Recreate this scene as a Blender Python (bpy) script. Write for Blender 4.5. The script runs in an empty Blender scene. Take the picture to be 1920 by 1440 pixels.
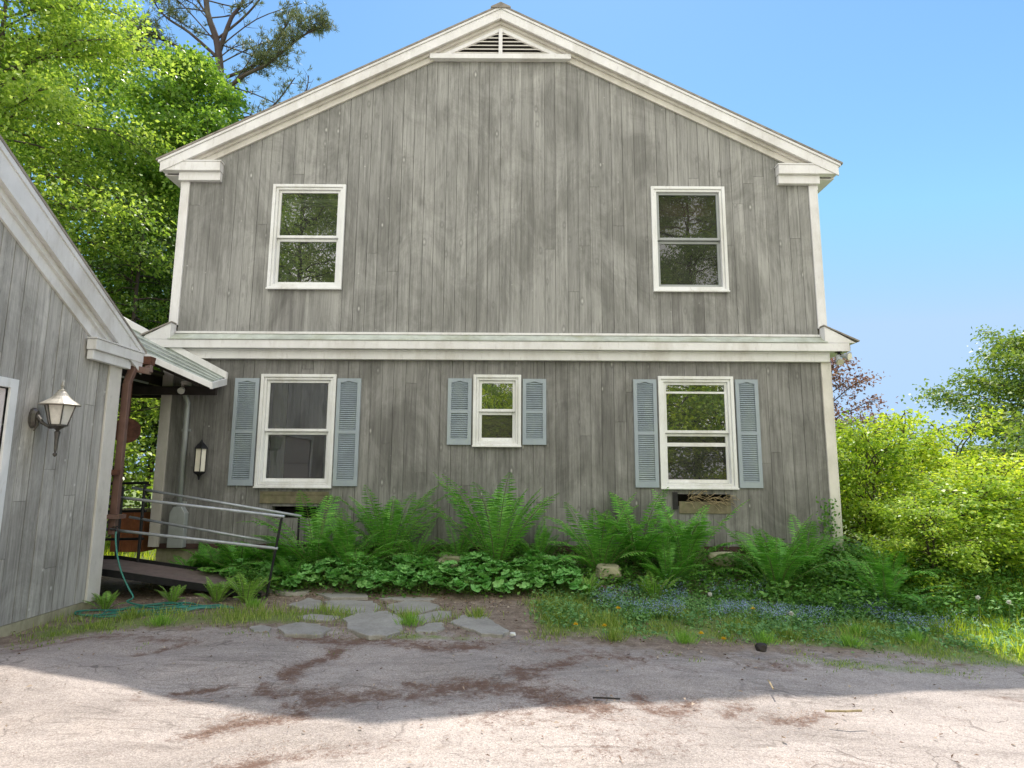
import bpy, math, random
import numpy as np
from mathutils import Vector, Matrix, Euler

random.seed(7)
RG = np.random.default_rng(11)
SC = bpy.context.scene
COL = SC.collection
PI = math.pi

# ------------------------------------------------------------------ materials
def new_mat(name):
    m = bpy.data.materials.new(name); m.use_nodes = True
    nt = m.node_tree; nt.nodes.clear()
    return m, nt

class NT:
    """small helper round a node tree"""
    def __init__(s, nt): s.t = nt
    def n(s, typ, ins=None, **kw):
        nd = s.t.nodes.new(typ)
        for k, v in kw.items(): setattr(nd, k, v)
        for k, v in (ins or {}).items():
            if isinstance(v, bpy.types.NodeSocket): s.t.links.new(v, nd.inputs[k])
            else: nd.inputs[k].default_value = v
        return nd
    def math(s, op, a, b=None, c=None, clamp=False):
        nd = s.t.nodes.new('ShaderNodeMath'); nd.operation = op; nd.use_clamp = clamp
        for i, v in enumerate((a, b, c)):
            if v is None: continue
            if isinstance(v, bpy.types.NodeSocket): s.t.links.new(v, nd.inputs[i])
            else: nd.inputs[i].default_value = v
        return nd.outputs[0]
    def ramp(s, fac, stops, interp='LINEAR'):
        nd = s.t.nodes.new('ShaderNodeValToRGB'); nd.color_ramp.interpolation = interp
        cr = nd.color_ramp
        while len(cr.elements) < len(stops): cr.elements.new(0.5)
        for e, (p, c) in zip(cr.elements, stops):
            e.position = p
            e.color = (c, c, c, 1) if not hasattr(c, '__len__') else (*c, 1)
        s.t.links.new(fac, nd.inputs[0])
        return nd.outputs[0]
    def mix(s, fac, a, b, blend='MIX'):
        nd = s.t.nodes.new('ShaderNodeMix'); nd.data_type = 'RGBA'; nd.blend_type = blend
        for i, v in ((0, fac), (6, a), (7, b)):
            if isinstance(v, bpy.types.NodeSocket): s.t.links.new(v, nd.inputs[i])
            elif i == 0: nd.inputs[0].default_value = v
            else: nd.inputs[i].default_value = (*v, 1) if len(v) == 3 else v
        return nd.outputs[2]
    def noise(s, vec, scale, detail=4, rough=0.55, dist=0.0):
        return s.n('ShaderNodeTexNoise', {'Vector': vec, 'Scale': scale, 'Detail': detail, 'Roughness': rough, 'Distortion': dist}).outputs[0]
    def obj(s): return s.t.nodes.new('ShaderNodeTexCoord').outputs['Object']
    def mapping(s, vec, scale=(1, 1, 1), loc=(0, 0, 0)):
        return s.n('ShaderNodeMapping', {'Vector': vec, 'Scale': scale, 'Location': loc}).outputs[0]
    def bump(s, h, strength, dist=0.01):
        return s.n('ShaderNodeBump', {'Height': h, 'Strength': strength, 'Distance': dist}).outputs[0]
    def out(s, col, rough=0.7, normal=None, metallic=0.0, spec=0.5):
        b = s.n('ShaderNodeBsdfPrincipled')
        for k, v in (('Base Color', col), ('Roughness', rough), ('Metallic', metallic), ('Specular IOR Level', spec)):
            if isinstance(v, bpy.types.NodeSocket): s.t.links.new(v, b.inputs[k])
            elif k == 'Base Color': b.inputs[k].default_value = (*v, 1)
            else: b.inputs[k].default_value = v
        if normal is not None: s.t.links.new(normal, b.inputs['Normal'])
        o = s.n('ShaderNodeOutputMaterial', {'Surface': b.outputs[0]})
        return b

def mat_plain(name, col, rough=0.6, metallic=0.0, var=0.25, scale=6.0, bump=0.15, dirt=None, bscale=None):
    m, nt = new_mat(name); t = NT(nt); v = t.obj()
    a = t.noise(v, scale, 6, 0.65)
    lo = tuple(c * (1 - var) for c in col); hi = tuple(min(1, c * (1 + var * 0.6)) for c in col)
    c = t.mix(t.ramp(a, [(0.3, 0.0), (0.7, 1.0)]), lo, hi)
    if dirt:
        d = t.noise(t.mapping(v, (1, 1, 0.35), (3, 7, 1)), scale * 0.7, 8, 0.7)
        c = t.mix(t.ramp(d, [(0.48, 0.0), (0.74, 0.8)]), c, dirt)
        d2 = t.noise(t.mapping(v, (9, 9, 2.5), (3, 7, 1)), 1.6, 7, 0.75)
        c = t.mix(t.ramp(d2, [(0.56, 0.0), (0.72, 0.45)]), c, tuple(x * .8 for x in dirt))
    nb = t.noise(v, bscale or scale * 12, 4, 0.6)
    t.out(c, rough, t.bump(nb, bump, 0.005), metallic)
    return m

def mat_siding(name, light, dark, stain, board_axis='X', brightness=1.0):
    m, nt = new_mat(name); t = NT(nt); v = t.obj()
    at = t.n('ShaderNodeAttribute', attribute_name='bid').outputs['Fac']
    off = t.n('ShaderNodeCombineXYZ', {'X': t.math('MULTIPLY', at, 37.0), 'Y': t.math('MULTIPLY', at, 11.0), 'Z': t.math('MULTIPLY', at, 91.0)}).outputs[0]
    vo = t.n('ShaderNodeVectorMath', {0: v, 1: off}, operation='ADD').outputs[0]
    fine = t.noise(t.mapping(vo, (60, 60, 1.6)), 1.0, 7, 0.7, 0.5)
    med = t.noise(t.mapping(vo, (22, 22, 0.9)), 1.0, 5, 0.6, 0.6)
    blot = t.noise(t.mapping(v, (1.3, 1.3, 0.8), (4, 2, 9)), 1.0, 9, 0.72, 0.7)
    drip = t.noise(t.mapping(v, (7.5, 7.5, 0.8), (1, 2, 3)), 1.0, 8, 0.75, 0.4)
    c = t.mix(t.ramp(med, [(0.28, 0.0), (0.72, 1.0)]), dark, light)
    c = t.mix(t.ramp(fine, [(0.3, 0.0), (0.48, 0.55), (0.7, 1.0)]), t.mix(1.0, c, (0.74, 0.74, 0.74), 'MULTIPLY'), t.mix(1.0, c, (1.10, 1.10, 1.10), 'MULTIPLY'))
    # board to board difference
    bb = t.ramp(t.math('FRACT', t.math('MULTIPLY', at, 7.31)), [(0.0, 0.86), (1.0, 1.09)])
    c = t.mix(1.0, c, bb, 'MULTIPLY')
    c = t.mix(t.ramp(blot, [(0.44, 0.0), (0.60, 0.9)]), c, t.mix(1.0, c, (0.66, 0.66, 0.65), 'MULTIPLY'))
    c = t.mix(t.ramp(drip, [(0.52, 0.0), (0.70, 0.72)]), c, stain)
    chk = t.noise(t.mapping(vo, (34, 34, 3.2), (9, 1, 5)), 1.0, 9, 0.8, 1.0)
    c = t.mix(t.ramp(chk, [(0.54, 0.0), (0.66, 0.6)]), c, t.mix(1.0, c, (0.55, 0.55, 0.55), 'MULTIPLY'))
    # broad pale worn areas
    pale = t.noise(t.mapping(v, (0.6, 0.6, 0.5), (14, 22, 3)), 1.0, 5, 0.6)
    c = t.mix(t.ramp(pale, [(0.5, 0.0), (0.72, 0.5)]), c, t.mix(1.0, c, (1.28, 1.27, 1.26), 'MULTIPLY'))
    # knots : light ring with dark core, sparse
    vk = t.n('ShaderNodeTexVoronoi', {'Vector': t.mapping(vo, (5.5, 5.5, 2.6)), 'Scale': 1.0, 'Randomness': 1.0})
    sep = t.n('ShaderNodeSeparateColor', {0: vk.outputs['Color']})
    pick = t.math('GREATER_THAN', sep.outputs[0], 0.55)
    dwob = t.math('ADD', vk.outputs['Distance'], t.math('MULTIPLY', t.math('SUBTRACT', fine, 0.5), 0.16))
    k1 = t.math('MULTIPLY', t.ramp(dwob, [(0.03, 1.0), (0.085, 0.0)]), pick)
    ring = t.math('MULTIPLY', t.ramp(dwob, [(0.10, 0.0), (0.14, 1.0), (0.22, 0.0)]), pick)
    c = t.mix(t.math('MULTIPLY', ring, 0.55), c, t.mix(1.0, dark, (0.6, 0.6, 0.6), 'MULTIPLY'))
    c = t.mix(t.math('MULTIPLY', k1, 0.6), c, tuple(min(1, x * 1.75) for x in light))
    # white flecks
    vf = t.n('ShaderNodeTexVoronoi', {'Vector': t.mapping(v, (6, 6, 6), (3.3, 1.1, 8.8)), 'Scale': 1.0})
    fl = t.math('MULTIPLY', t.ramp(vf.outputs['Distance'], [(0.07, 1.0), (0.12, 0.0)]), t.math('GREATER_THAN', t.n('ShaderNodeSeparateColor', {0: vf.outputs['Color']}).outputs[1], 0.60))
    c = t.mix(t.math('MULTIPLY', fl, 0.75), c, (0.66, 0.65, 0.62))
    c = t.mix(1.0, c, (brightness,) * 3, 'MULTIPLY')
    t.out(c, 0.88, t.bump(fine, 0.5, 0.004), spec=0.2)
    return m

def mat_leaf(name, c1, c2, c3, trans=0.45, rough=0.5, tcol=None):
    m, nt = new_mat(name); t = NT(nt)
    r = t.n('ShaderNodeNewGeometry').outputs['Random Per Island']
    v = t.obj()
    clump = t.noise(v, 0.9, 3, 0.6)
    f = t.math('ADD', t.math('MULTIPLY', r, 0.6), t.math('MULTIPLY', clump, 0.5))
    c = t.ramp(f, [(0.2, c1), (0.55, c2), (0.9, c3)])
    b = t.n('ShaderNodeBsdfPrincipled', {'Base Color': c, 'Roughness': rough, 'Specular IOR Level': 0.35})
    tc = t.mix(1.0, c, tcol or (1.35, 1.25, 0.55), 'MULTIPLY')
    tr = t.n('ShaderNodeBsdfTranslucent', {'Color': tc})
    mx = t.n('ShaderNodeMixShader', {0: trans, 1: b.outputs[0], 2: tr.outputs[0]})
    t.n('ShaderNodeOutputMaterial', {'Surface': mx.outputs[0]})
    return m

def mat_glass(name, refl=1.0, tint=(0.72, 0.76, 0.74), veil=0.10):
    m, nt = new_mat(name); t = NT(nt)
    v = t.obj()
    nrm = t.bump(t.noise(v, 1.6, 2, 0.5), 0.06, 0.02)
    fr = t.n('ShaderNodeFresnel', {'IOR': 1.5 + 0.75 * refl, 'Normal': nrm}).outputs[0]
    g = t.n('ShaderNodeBsdfGlossy', {'Color': (0.95, 0.97, 1, 1), 'Roughness': 0.012, 'Normal': nrm})
    tr = t.n('ShaderNodeBsdfTransparent', {'Color': (*tint, 1)})
    mx = t.n('ShaderNodeMixShader', {0: fr, 1: tr.outputs[0], 2: g.outputs[0]})
    haze = t.n('ShaderNodeBsdfDiffuse', {'Color': (0.55, 0.56, 0.50, 1)})  # pale haze painted into the panes to lift their dark tones
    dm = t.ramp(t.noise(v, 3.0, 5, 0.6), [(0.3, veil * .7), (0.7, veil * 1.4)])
    mx = t.n('ShaderNodeMixShader', {0: dm, 1: mx.outputs[0], 2: haze.outputs[0]})
    t.n('ShaderNodeOutputMaterial', {'Surface': mx.outputs[0]})
    return m

def mat_bark(name, col):
    m, nt = new_mat(name); t = NT(nt); v = t.obj()
    a = t.noise(t.mapping(v, (9, 9, 1.6)), 1.0, 6, 0.7)
    b = t.noise(v, 1.2, 4, 0.6)
    c = t.mix(a, tuple(x * 0.45 for x in col), tuple(x * 1.4 for x in col))
    c = t.mix(t.ramp(b, [(0.5, 0.0), (0.75, 0.6)]), c, (0.16, 0.17, 0.12))
    t.out(c, 0.9, t.bump(a, 0.8, 0.03), spec=0.2)
    return m

M = {}
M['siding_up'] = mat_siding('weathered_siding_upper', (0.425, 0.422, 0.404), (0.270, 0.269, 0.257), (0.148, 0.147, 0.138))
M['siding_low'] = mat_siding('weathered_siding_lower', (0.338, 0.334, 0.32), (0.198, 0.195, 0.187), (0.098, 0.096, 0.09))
M['siding_gar'] = mat_siding('weathered_siding_garage', (0.66, 0.64, 0.60), (0.42, 0.405, 0.38), (0.20, 0.185, 0.16))
M['siding_plain'] = mat_plain('weathered_siding_side', (0.25, 0.24, 0.215), 0.9, var=0.3, scale=3)
M['white'] = mat_plain('white_trim_paint', (0.79, 0.785, 0.785), 0.55, var=0.10, scale=2.5, dirt=(0.52, 0.49, 0.45), bump=0.08)
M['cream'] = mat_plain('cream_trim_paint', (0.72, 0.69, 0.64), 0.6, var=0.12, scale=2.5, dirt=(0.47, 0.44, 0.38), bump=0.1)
M['vinyl'] = mat_plain('white_window_vinyl', (0.82, 0.83, 0.83), 0.4, var=0.05, scale=3, dirt=(0.55, 0.53, 0.47), bump=0.03)
M['screen'] = mat_plain('grey_screen_frame', (0.34, 0.36, 0.36), 0.5, var=0.1, scale=4, bump=0.03)
M['blue'] = mat_plain('blue_shutter_plastic', (0.33, 0.385, 0.435), 0.6, var=0.10, scale=3.5, dirt=(0.40, 0.46, 0.44), bump=0.05)
M['louvre'] = mat_plain('blue_louvre_plastic', (0.28, 0.335, 0.38), 0.6, var=0.15, scale=5, dirt=(0.36, 0.42, 0.40), bump=0.05)  # shutter blue darkened so the gaps between louvres look shaded
M['verdigris'] = mat_plain('verdigris_flashing', (0.52, 0.56, 0.50), 0.55, var=0.3, scale=3.0, dirt=(0.30, 0.31, 0.19), bump=0.1)
M['shingle'] = mat_plain('roof_shingle', (0.30, 0.27, 0.24), 0.9, var=0.4, scale=8, bump=0.6)
M['metalroof'] = mat_plain('pale_green_metal_roof', (0.42, 0.46, 0.42), 0.35, 0.1, var=0.35, scale=3.5, dirt=(0.22, 0.26, 0.20), bump=0.08)
M['darkwood'] = mat_plain('dark_stained_wood', (0.035, 0.028, 0.025), 0.8, var=0.4, scale=7, bump=0.4)
M['brownpaint'] = mat_plain('brown_downspout_paint', (0.17, 0.095, 0.075), 0.45, 0.1, var=0.25, scale=5, dirt=(0.2, 0.17, 0.15), bump=0.05)
M['rust'] = mat_plain('rusty_metal', (0.13, 0.055, 0.035), 0.85, 0.2, var=0.5, scale=14, bump=0.4)
M['grey_pipe'] = mat_plain('grey_conduit', (0.40, 0.43, 0.42), 0.5, 0.2, var=0.15, scale=4, dirt=(0.25, 0.25, 0.22), bump=0.05)
M['steel'] = mat_plain('blue_grey_handrail_steel', (0.44, 0.47, 0.50), 0.4, 0.25, var=0.25, scale=9, dirt=(0.33, 0.33, 0.33), bump=0.06)
M['blackmetal'] = mat_plain('black_painted_metal', (0.022, 0.022, 0.024), 0.5, 0.3, var=0.4, scale=12, bump=0.15)
M['bronze'] = mat_plain('aged_bronze_lantern', (0.11, 0.10, 0.09), 0.42, 0.5, var=0.5, scale=16, dirt=(0.19, 0.18, 0.165), bump=0.15)
M['lanterntop'] = mat_plain('weathered_lantern_roof', (0.60, 0.56, 0.48), 0.45, 0.3, var=0.35, scale=10, dirt=(0.10, 0.09, 0.08), bump=0.12)
M['frosted'] = mat_plain('frosted_lantern_glass', (0.80, 0.76, 0.70), 0.25, var=0.15, scale=7, dirt=(0.35, 0.33, 0.30), bump=0.03)
M['deck'] = mat_plain('brown_ramp_deck', (0.20, 0.15, 0.135), 0.75, var=0.3, scale=8, dirt=(0.20, 0.17, 0.15), bump=0.4)
M['concrete'] = mat_plain('old_concrete', (0.42, 0.39, 0.27), 0.9, var=0.3, scale=4, dirt=(0.14, 0.16, 0.08), bump=0.4)
M['maroon'] = mat_plain('dark_red_sill_board', (0.085, 0.045, 0.04), 0.8, var=0.3, scale=6)
M['terracotta'] = mat_plain('orange_clay', (0.42, 0.15, 0.06), 0.8, var=0.35, scale=6, dirt=(0.2, 0.09, 0.05), bump=0.2)
M['mossywood'] = mat_plain('mossy_board', (0.20, 0.175, 0.11), 0.9, var=0.4, scale=9, dirt=(0.12, 0.15, 0.06), bump=0.4)
M['straw'] = mat_plain('dry_straw', (0.42, 0.33, 0.19), 0.9, var=0.4, scale=20)
M['hose'] = mat_plain('green_hose_rubber', (0.03, 0.21, 0.16), 0.4, var=0.25, scale=6, dirt=(0.12, 0.25, 0.2), bump=0.03)
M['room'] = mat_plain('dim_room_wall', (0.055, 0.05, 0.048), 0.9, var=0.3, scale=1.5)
M['redbeam'] = mat_plain('red_brown_beam', (0.20, 0.075, 0.04), 0.8, var=0.5, scale=5, bump=0.2)
M['curtain'] = mat_plain('sheer_curtain', (0.42, 0.42, 0.37), 0.9, var=0.15, scale=3)
M['blindbrown'] = mat_plain('brown_slat_blind', (0.20, 0.12, 0.085), 0.6, var=0.2, scale=5)
M['blindwhite'] = mat_plain('pale_blind', (0.55, 0.55, 0.50), 0.6, var=0.1, scale=5)
M['doorpaint'] = mat_plain('pale_pink_door_paint', (0.74, 0.66, 0.64), 0.6, var=0.05, scale=2)
M['slate'] = None
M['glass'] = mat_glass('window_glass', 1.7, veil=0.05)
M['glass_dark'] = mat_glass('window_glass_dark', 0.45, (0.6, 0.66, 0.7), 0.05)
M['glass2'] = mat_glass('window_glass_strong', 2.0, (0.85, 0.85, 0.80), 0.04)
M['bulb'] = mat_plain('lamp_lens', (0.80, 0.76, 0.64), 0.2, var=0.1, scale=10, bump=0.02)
M['chrome'] = mat_plain('mirrored_lantern_back', (0.75, 0.72, 0.62), 0.15, 0.9, var=0.2, scale=20, bump=0.05)

M['maple'] = mat_leaf('maple_leaf', (0.15, 0.28, 0.05), (0.33, 0.50, 0.10), (0.60, 0.74, 0.22), 0.55, 0.33)
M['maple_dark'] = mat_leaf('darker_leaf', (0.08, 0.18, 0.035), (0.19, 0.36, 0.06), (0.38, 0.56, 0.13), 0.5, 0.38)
M['pineneedle'] = mat_leaf('pine_needle', (0.09, 0.13, 0.06), (0.15, 0.20, 0.08), (0.27, 0.28, 0.13), 0.3, 0.5, (1, 1, .8))
M['hedge'] = mat_leaf('sunlit_shrub_leaf', (0.18, 0.34, 0.03), (0.48, 0.64, 0.06), (0.80, 0.88, 0.15), 0.5, 0.4)
M['hedge2'] = mat_leaf('mid_green_shrub_leaf', (0.14, 0.28, 0.03), (0.34, 0.52, 0.06), (0.64, 0.76, 0.14), 0.45, 0.4)
M['rtree'] = mat_leaf('right_tree_leaf', (0.09, 0.17, 0.04), (0.18, 0.29, 0.06), (0.34, 0.44, 0.10), 0.45, 0.4)
M['purple'] = mat_leaf('purple_leaf', (0.16, 0.09, 0.08), (0.28, 0.16, 0.12), (0.36, 0.28, 0.16), 0.4, 0.45, (1.2, .9, .8))
M['fern'] = mat_leaf('fern_frond', (0.10, 0.29, 0.05), (0.18, 0.47, 0.08), (0.34, 0.66, 0.13), 0.35, 0.5, (1.05, 1.2, .5))
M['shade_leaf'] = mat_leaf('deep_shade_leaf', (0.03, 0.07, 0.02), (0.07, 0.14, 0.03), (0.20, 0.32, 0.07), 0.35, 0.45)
M['fernlight'] = mat_leaf('light_fern_frond', (0.17, 0.36, 0.06), (0.28, 0.52, 0.09), (0.42, 0.66, 0.13), 0.35, 0.5, (1.1, 1.15, .5))
M['mantle'] = mat_leaf('lobed_leaf', (0.13, 0.36, 0.09), (0.22, 0.50, 0.14), (0.34, 0.62, 0.20), 0.25, 0.45, (1, 1.1, .6))
M['grass'] = mat_leaf('grass_blade', (0.16, 0.25, 0.045), (0.28, 0.42, 0.075), (0.55, 0.58, 0.20), 0.35, 0.5, (1.1, 1.1, .6))
M['cover'] = mat_leaf('ground_cover_leaf', (0.06, 0.17, 0.035), (0.12, 0.29, 0.055), (0.24, 0.44, 0.09), 0.3, 0.5)
M['fmnleaf'] = mat_leaf('small_bed_leaf', (0.09, 0.22, 0.08), (0.18, 0.36, 0.12), (0.30, 0.50, 0.16), 0.3, 0.5, (1, 1.1, .7))
M['bluefl'] = mat_leaf('blue_petal', (0.18, 0.24, 0.42), (0.27, 0.35, 0.56), (0.44, 0.52, 0.72), 0.2, 0.6, (1, 1, 1))
M['litter'] = mat_leaf('dry_leaf', (0.16, 0.10, 0.07), (0.34, 0.24, 0.17), (0.58, 0.48, 0.37), 0.1, 0.8, (1, .9, .7))
M['needle_litter'] = mat_leaf('rusty_needle', (0.13, 0.07, 0.045), (0.25, 0.14, 0.09), (0.40, 0.27, 0.18), 0.05, 0.8, (1, .8, .6))
M['yellow'] = mat_plain('yellow_petal', (0.82, 0.55, 0.02), 0.6, var=0.1, scale=20)
M['puff'] = mat_plain('white_seed_fluff', (0.75, 0.75, 0.70), 0.9, var=0.1, scale=30)
M['stem'] = mat_plain('green_stem', (0.16, 0.22, 0.06), 0.6, var=0.3, scale=8)
M['bark'] = mat_bark('grey_bark', (0.12, 0.10, 0.085))
M['barkdark'] = mat_bark('dark_pine_bark', (0.07, 0.055, 0.05))

def mat_slate():
    m, nt = new_mat('grey_flagstone'); t = NT(nt); v = t.obj()
    a = t.noise(v, 3.0, 8, 0.7); b = t.noise(v, 40, 5, 0.7)
    c = t.mix(t.ramp(a, [(0.3, 0.0), (0.7, 1.0)]), (0.29, 0.275, 0.25), (0.46, 0.44, 0.40))
    c = t.mix(t.ramp(b, [(0.4, 0.25), (0.6, 0.0)]), c, (0.15, 0.145, 0.135))
    c = t.mix(t.ramp(t.noise(v, 5.5, 6, 0.7), [(0.58, 0.0), (0.75, 0.6)]), c, (0.22, 0.24, 0.13))
    t.out(c, 0.8, t.bump(t.noise(v, 14, 8, 0.7), 0.8, 0.014), spec=0.3)
    return m
M['slate'] = mat_slate()

def mat_ground():
    m, nt = new_mat('gravel_drive_and_soil'); t = NT(nt); v = t.obj()
    A = lambda n: t.n('ShaderNodeAttribute', attribute_name=n).outputs['Fac']
    soil, green, needle = A('soil'), A('green'), A('needle')
    # worn asphalt with exposed stone
    vo = t.n('ShaderNodeTexVoronoi', {'Vector': v, 'Scale': 135.0, 'Randomness': 1.0})
    sc = t.n('ShaderNodeSeparateColor', {0: vo.outputs['Color']})
    stone = t.ramp(sc.outputs[0], [(0.0, (0.30, 0.262, 0.235)), (0.25, (0.50, 0.435, 0.39)), (0.55, (0.62, 0.54, 0.485)), (0.8, (0.70, 0.60, 0.525)), (1.0, (0.88, 0.78, 0.70))])
    edge = t.ramp(vo.outputs['Distance'], [(0.25, 1.0), (0.75, 0.62)])
    c = t.mix(1.0, stone, edge, 'MULTIPLY')
    fine = t.noise(v, 60, 5, 0.75)
    c = t.mix(0.42, c, t.ramp(fine, [(0.3, (0.42, 0.355, 0.31)), (0.7, (0.71, 0.605, 0.53))]))
    big = t.noise(t.mapping(v, (0.45, 1.3, 1)), 1.1, 9, 0.72, 1.2)
    c = t.mix(t.ramp(big, [(0.42, 0.0), (0.60, 0.75)]), c, t.mix(1.0, c, (0.70, 0.69, 0.68), 'MULTIPLY'))
    pale = t.noise(v, 1.7, 6, 0.6, 0.4)
    c = t.mix(t.ramp(pale, [(0.5, 0.0), (0.7, 0.45)]), c, t.mix(1.0, c, (1.28, 1.24, 1.2), 'MULTIPLY'))
    rid = t.noise(t.mapping(v, (0.9, 4.5, 1), (2, 5, 0)), 1.5, 9, 0.78, 1.6)
    ridm = t.math('MULTIPLY', t.ramp(rid, [(0.53, 0.0), (0.60, 1.0), (0.66, 0.15)]), t.ramp(t.noise(v, 0.8, 4, 0.6), [(0.42, 0.0), (0.58, 1.0)]))
    c = t.mix(t.math('MULTIPLY', ridm, 0.55), c, (0.13, 0.105, 0.085))
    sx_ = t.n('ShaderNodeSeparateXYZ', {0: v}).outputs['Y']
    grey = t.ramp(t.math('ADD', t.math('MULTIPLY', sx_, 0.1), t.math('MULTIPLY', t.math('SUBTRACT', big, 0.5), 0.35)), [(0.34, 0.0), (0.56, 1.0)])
    c = t.mix(grey, c, t.mix(1.0, c, (0.77, 0.79, 0.81), 'MULTIPLY'))  # asphalt colour darkened towards the house to deepen the shade there
    pit = t.n('ShaderNodeTexVoronoi', {'Vector': v, 'Scale': 58.0}).outputs['Distance']
    c = t.mix(t.ramp(pit, [(0.10, 0.55), (0.24, 0.0)]), c, (0.12, 0.10, 0.09))
    # cracks
    wob = t.n('ShaderNodeVectorMath', {0: v, 1: t.n('ShaderNodeTexNoise', {'Vector': v, 'Scale': 1.6, 'Detail': 3.0}).outputs['Color']}, operation='ADD').outputs[0]
    cr = t.n('ShaderNodeTexVoronoi', {'Vector': t.mapping(wob, (1.1, 2.4, 1)), 'Scale': 1.3}, feature='DISTANCE_TO_EDGE').outputs['Distance']
    crm = t.math('MULTIPLY', t.ramp(cr, [(0.004, 1.0), (0.02, 0.0)]), t.ramp(t.noise(v, 1.3, 3, 0.5), [(0.46, 0.0), (0.62, 0.8)]))
    c = t.mix(t.math('MULTIPLY', crm, 0.7), c, (0.08, 0.065, 0.055))
    # soil
    n1 = t.noise(v, 9, 8, 0.75); n2 = t.noise(v, 45, 6, 0.75)
    sc_ = t.ramp(n1, [(0.3, (0.14, 0.10, 0.075)), (0.52, (0.30, 0.235, 0.185)), (0.72, (0.50, 0.42, 0.34))])
    sc_ = t.mix(t.ramp(n2, [(0.35, 0.6), (0.6, 0.0)]), sc_, (0.10, 0.075, 0.055))
    sm = t.ramp(t.math('ADD', soil, t.math('MULTIPLY', t.math('SUBTRACT', t.noise(v, 5.0, 7, 0.75), 0.5), 1.3)), [(0.40, 0.0), (0.62, 1.0)])
    c = t.mix(sm, c, sc_)
    nd = t.ramp(t.math('ADD', needle, t.math('MULTIPLY', t.math('SUBTRACT', t.noise(v, 9.0, 10, 0.85), 0.5), 4.0)), [(0.30, 0.0), (0.85, 0.92)])
    nc = t.ramp(t.noise(t.mapping(v, (60, 60, 60)), 1.5, 5, 0.8), [(0.3, (0.085, 0.05, 0.036)), (0.6, (0.21, 0.125, 0.09)), (0.8, (0.36, 0.25, 0.19))])
    c = t.mix(nd, c, nc)
    gm = t.ramp(t.math('ADD', green, t.math('MULTIPLY', t.math('SUBTRACT', t.noise(v, 6.0, 8, 0.8), 0.5), 1.4)), [(0.45, 0.0), (0.8, 0.85)])
    gc = t.ramp(t.noise(v, 50, 6, 0.8), [(0.3, (0.08, 0.12, 0.03)), (0.55, (0.20, 0.27, 0.07)), (0.75, (0.40, 0.42, 0.16))])
    c = t.mix(gm, c, gc)
    h = t.math('ADD', t.math('MULTIPLY', vo.outputs['Distance'], -0.6), t.math('MULTIPLY', t.noise(v, 25, 8, 0.75), 1.0))
    t.out(c, 0.92, t.bump(h, 0.5, 0.010), spec=0.25)
    return m
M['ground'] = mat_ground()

# ------------------------------------------------------------------ mesh helpers
def link_mesh(name, me, mat, parent=None, loc=None, mats=None):
    o = bpy.data.objects.new(name, me); COL.objects.link(o)
    for mm in (mats or [mat]): me.materials.append(mm)
    if parent is not None: o.parent = parent
    return o

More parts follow.
